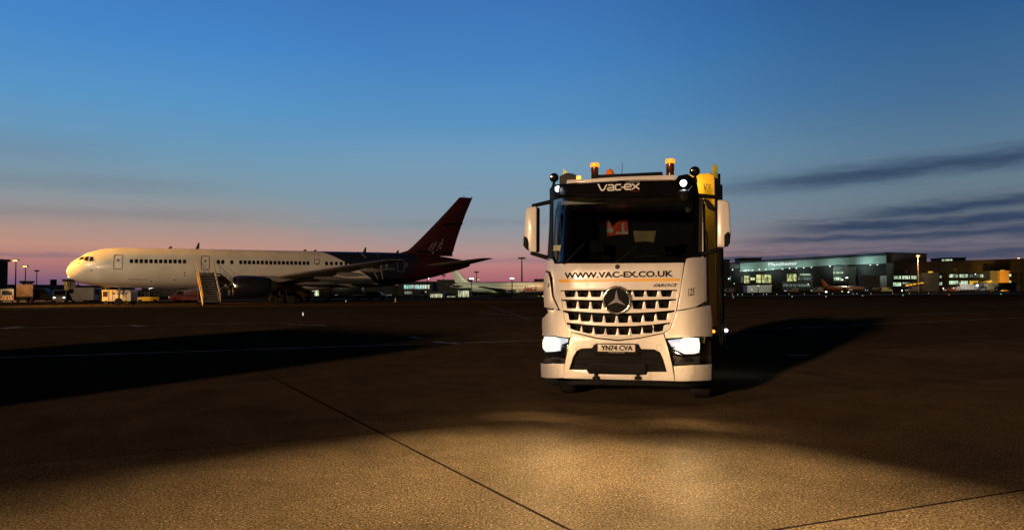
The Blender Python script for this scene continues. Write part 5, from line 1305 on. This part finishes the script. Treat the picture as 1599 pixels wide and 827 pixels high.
# vehicles on the far stands
FG = None
van('white van at the foot of the low grey terminal wing', 1138, 330, 178, DULLWHITE, lights=True)
van('white van between the ribbed shed and the grey annex', 1236, 335, 182, DULLWHITE, lights=True, L=6)
van('pale van with lamps left of the orange tail', 1276, 330, 175, DULLWHITE, lights=True)
truckv('flat dark lorry left of the squat gate tower foot', 1368, 330, 180, DARKG, CONC, L=9, H=2.0, lights=True)
van('green lit van at the foot of the squat gate tower', 1384, 326, 4, mat('pale_green_paint', (.4, .45, .25, 1), .5), L=5.5)
van('white van parked under the end of the brown air bridge', 1424, 340, 178, DULLWHITE, lights=True, H=2.6)
van('orange lit van just right of the capped gate tower', 1484, 335, 176, ORJET, lights=True)
truckv('white box lorry in front of the amber windows', 1508, 338, 180, DULLWHITE, DULLWHITE, L=11, H=3.6)
truckv('white catering lorry with bright lamps below the yellow bridge', 1529, 342, 182, DULLWHITE, DULLWHITE, L=8, H=4.4, lights=True)
truckv('cream box lorry left of the grey gate tower foot', 1546, 338, 180, DULLWHITE, mat('cream_box', (.55, .5, .32, 1), .5), L=8, H=3.8)
truckv('dark box lorry in front of the orange gate tower', 1570, 330, 179, BLACK, BLACK, L=9, H=4.2)
van('pale van at the far right of the stands', 1583, 338, 178, DULLWHITE, H=3.0)
q = at(1526, 446, 330); point('catering_lamp', q, 2500, (1, .9, .8), .4)
def lamp_on(px, py, D, r, m, label, host):
    r *= .6; p = at(px, py, D); k = MB(); k.lathe([(.01, -r*.4), (r*.8, -r*.3), (r, 0), (r*.8, r*.3)], 1, 12, (0, 0, p.z)); o = empty('stand_lamp', label, 'lamp', (p.x, p.y, 0), 0, 'lamps on the far stands')
    q_ = MB(); q_.tube([(0, .1, 0), (0, .1, p.z)], .07, 6); q_.build('post', DARKG, o); k.build('lit_lamp', m, o)
for px, py, D, r, mt, lb in ((1290, 455.6, 322, .75, FLOODW, 'brightest white lamp under the orange tail'), (1325, 456, 322, .5, FLOODW, 'white lamp under the small airliner nose'), (1315, 454.8, 322, .38, SMALLY, 'warm lamp between two white ones under the small airliner'),
                             (1408.5, 453.5, 322, .45, FLOODW, 'white lamp at the foot of the brown air bridge'), (1526, 445.5, 322, .8, WHITEL, 'dazzling lamp before the white catering lorry'), (1523, 428, DT-15, .5, SMALLW, 'white lamp among the upper windows'),
                             (1473, 450, 322, .5, FLOODS, 'orange lamp right of the capped gate tower'), (1489, 449.5, 322, .35, SMALLW, 'small white lamp next to the orange one'), (1566, 453.5, 320, .3, SMALLY, 'warm lamp in front of the dark box lorry'), (1174, 452, 322, .3, SMALLW, 'small white lamp left of the ribbed shed'),
                             (1138, 435, DT-15, .6, SMALLW, 'white lamp before the teal window'), (1146.5, 442.5, DT-15, .3, SMALLW, 'tiny lamp right of the teal window'), (1262, 443.5, DT-15, .4, SMALLW, 'white lamp before the grey annex'), (841, 463, 190, .3, SMALLY, 'yellow lamp under the pale airliner nose'), (828, 463.4, 190, .22, SMALLR, 'red lamp under the pale airliner'), (848, 463, 188, .42, SMALLY, 'large yellow lamp beside the lorry mirror post')):
    lamp_on(px, py, D, r, mt, lb, None)
# taxiway edge lights: short stalks in rows
GT = 'taxiway edge lights'
def taxi(px, py, m, lab):
    p = gnd(px, py); k_ = max(.38, p.y/260)
    o = empty('taxiway_light', lab, 'taxiway light', p, 0, GT)
    k = MB(); k.lathe([(.09*k_, 0), (.09*k_, .04), (.04*k_, .06), (.04*k_, .16), (.06*k_, .18)], 2, 10); k.build('stalk', BLACK, o)
    k = MB(); k.lathe([(.06*k_, .18), (.10*k_, .22), (.10*k_, .32), (.05*k_, .38), (.01, .39)], 2, 10); k.build('lens', m, o)
for px, py in ((1132, 461.5), (1159, 461), (1237, 465), (1290, 465), (1347, 463.3), (1482, 461.6)): taxi(px, py, {1482: SMALLR}.get(px, TAXW), {1482: 'lone red light set in the apron beyond the lorry', 1237: 'bright white light out on the apron right of the lorry'}.get(px, 'small white light low on the far apron edge'))
taxi(1145, 466.0, TAXW, 'white light low beside the lorry\'s rear post'); taxi(1410, 462.5, SMALLG, 'green light in front of the brown air bridge'); taxi(1563, 460.6, SMALLG, 'pale green light in front of the orange gate tower')
for px in (1144, 1152, 1175, 1192, 1197, 1213, 1232, 1256, 1279, 1300, 1332, 1338, 1360, 1394, 1420, 1450): taxi(px, 460.6-(px-1140)*.0075+.6, TAXY if px % 3 else TAXW, 'small white light low on the far apron edge')
taxi(540, 473, TAXW, 'single white light on the apron below the navy flank'); taxi(473, 497, TAXW, 'nearest apron light, alone between two white lines')

# unseen box lorry, added out of frame to cast the long left shadow
p = Vector((-16.6, 5.0, 0))
o = empty('shadow_lorry', 'unseen box lorry added left of the camera for its shadow', 'lorry', p, R(-35))
k = MB(); k.box(-5.2, -1.25, 1.0, 2.6, 1.25, 3.55, .04); k.build('cargo_box', DULLWHITE, o)
k = MB(); k.prism([(2.8, .5), (2.8, 3.2), (4.4, 3.1), (4.8, 2.0), (4.9, .5)], 1, -1.2, 1.2, .06); k.build('cab', DULLWHITE, o)
k = MB(); k.box(-5.2, -.5, .6, 4.4, .5, .98); k.build('chassis', BLACK, o)
for x in (-3.6, -2.3, 3.6):
    for sg in (-1, 1): wheel(o, x, sg*1.0, .5, .3)
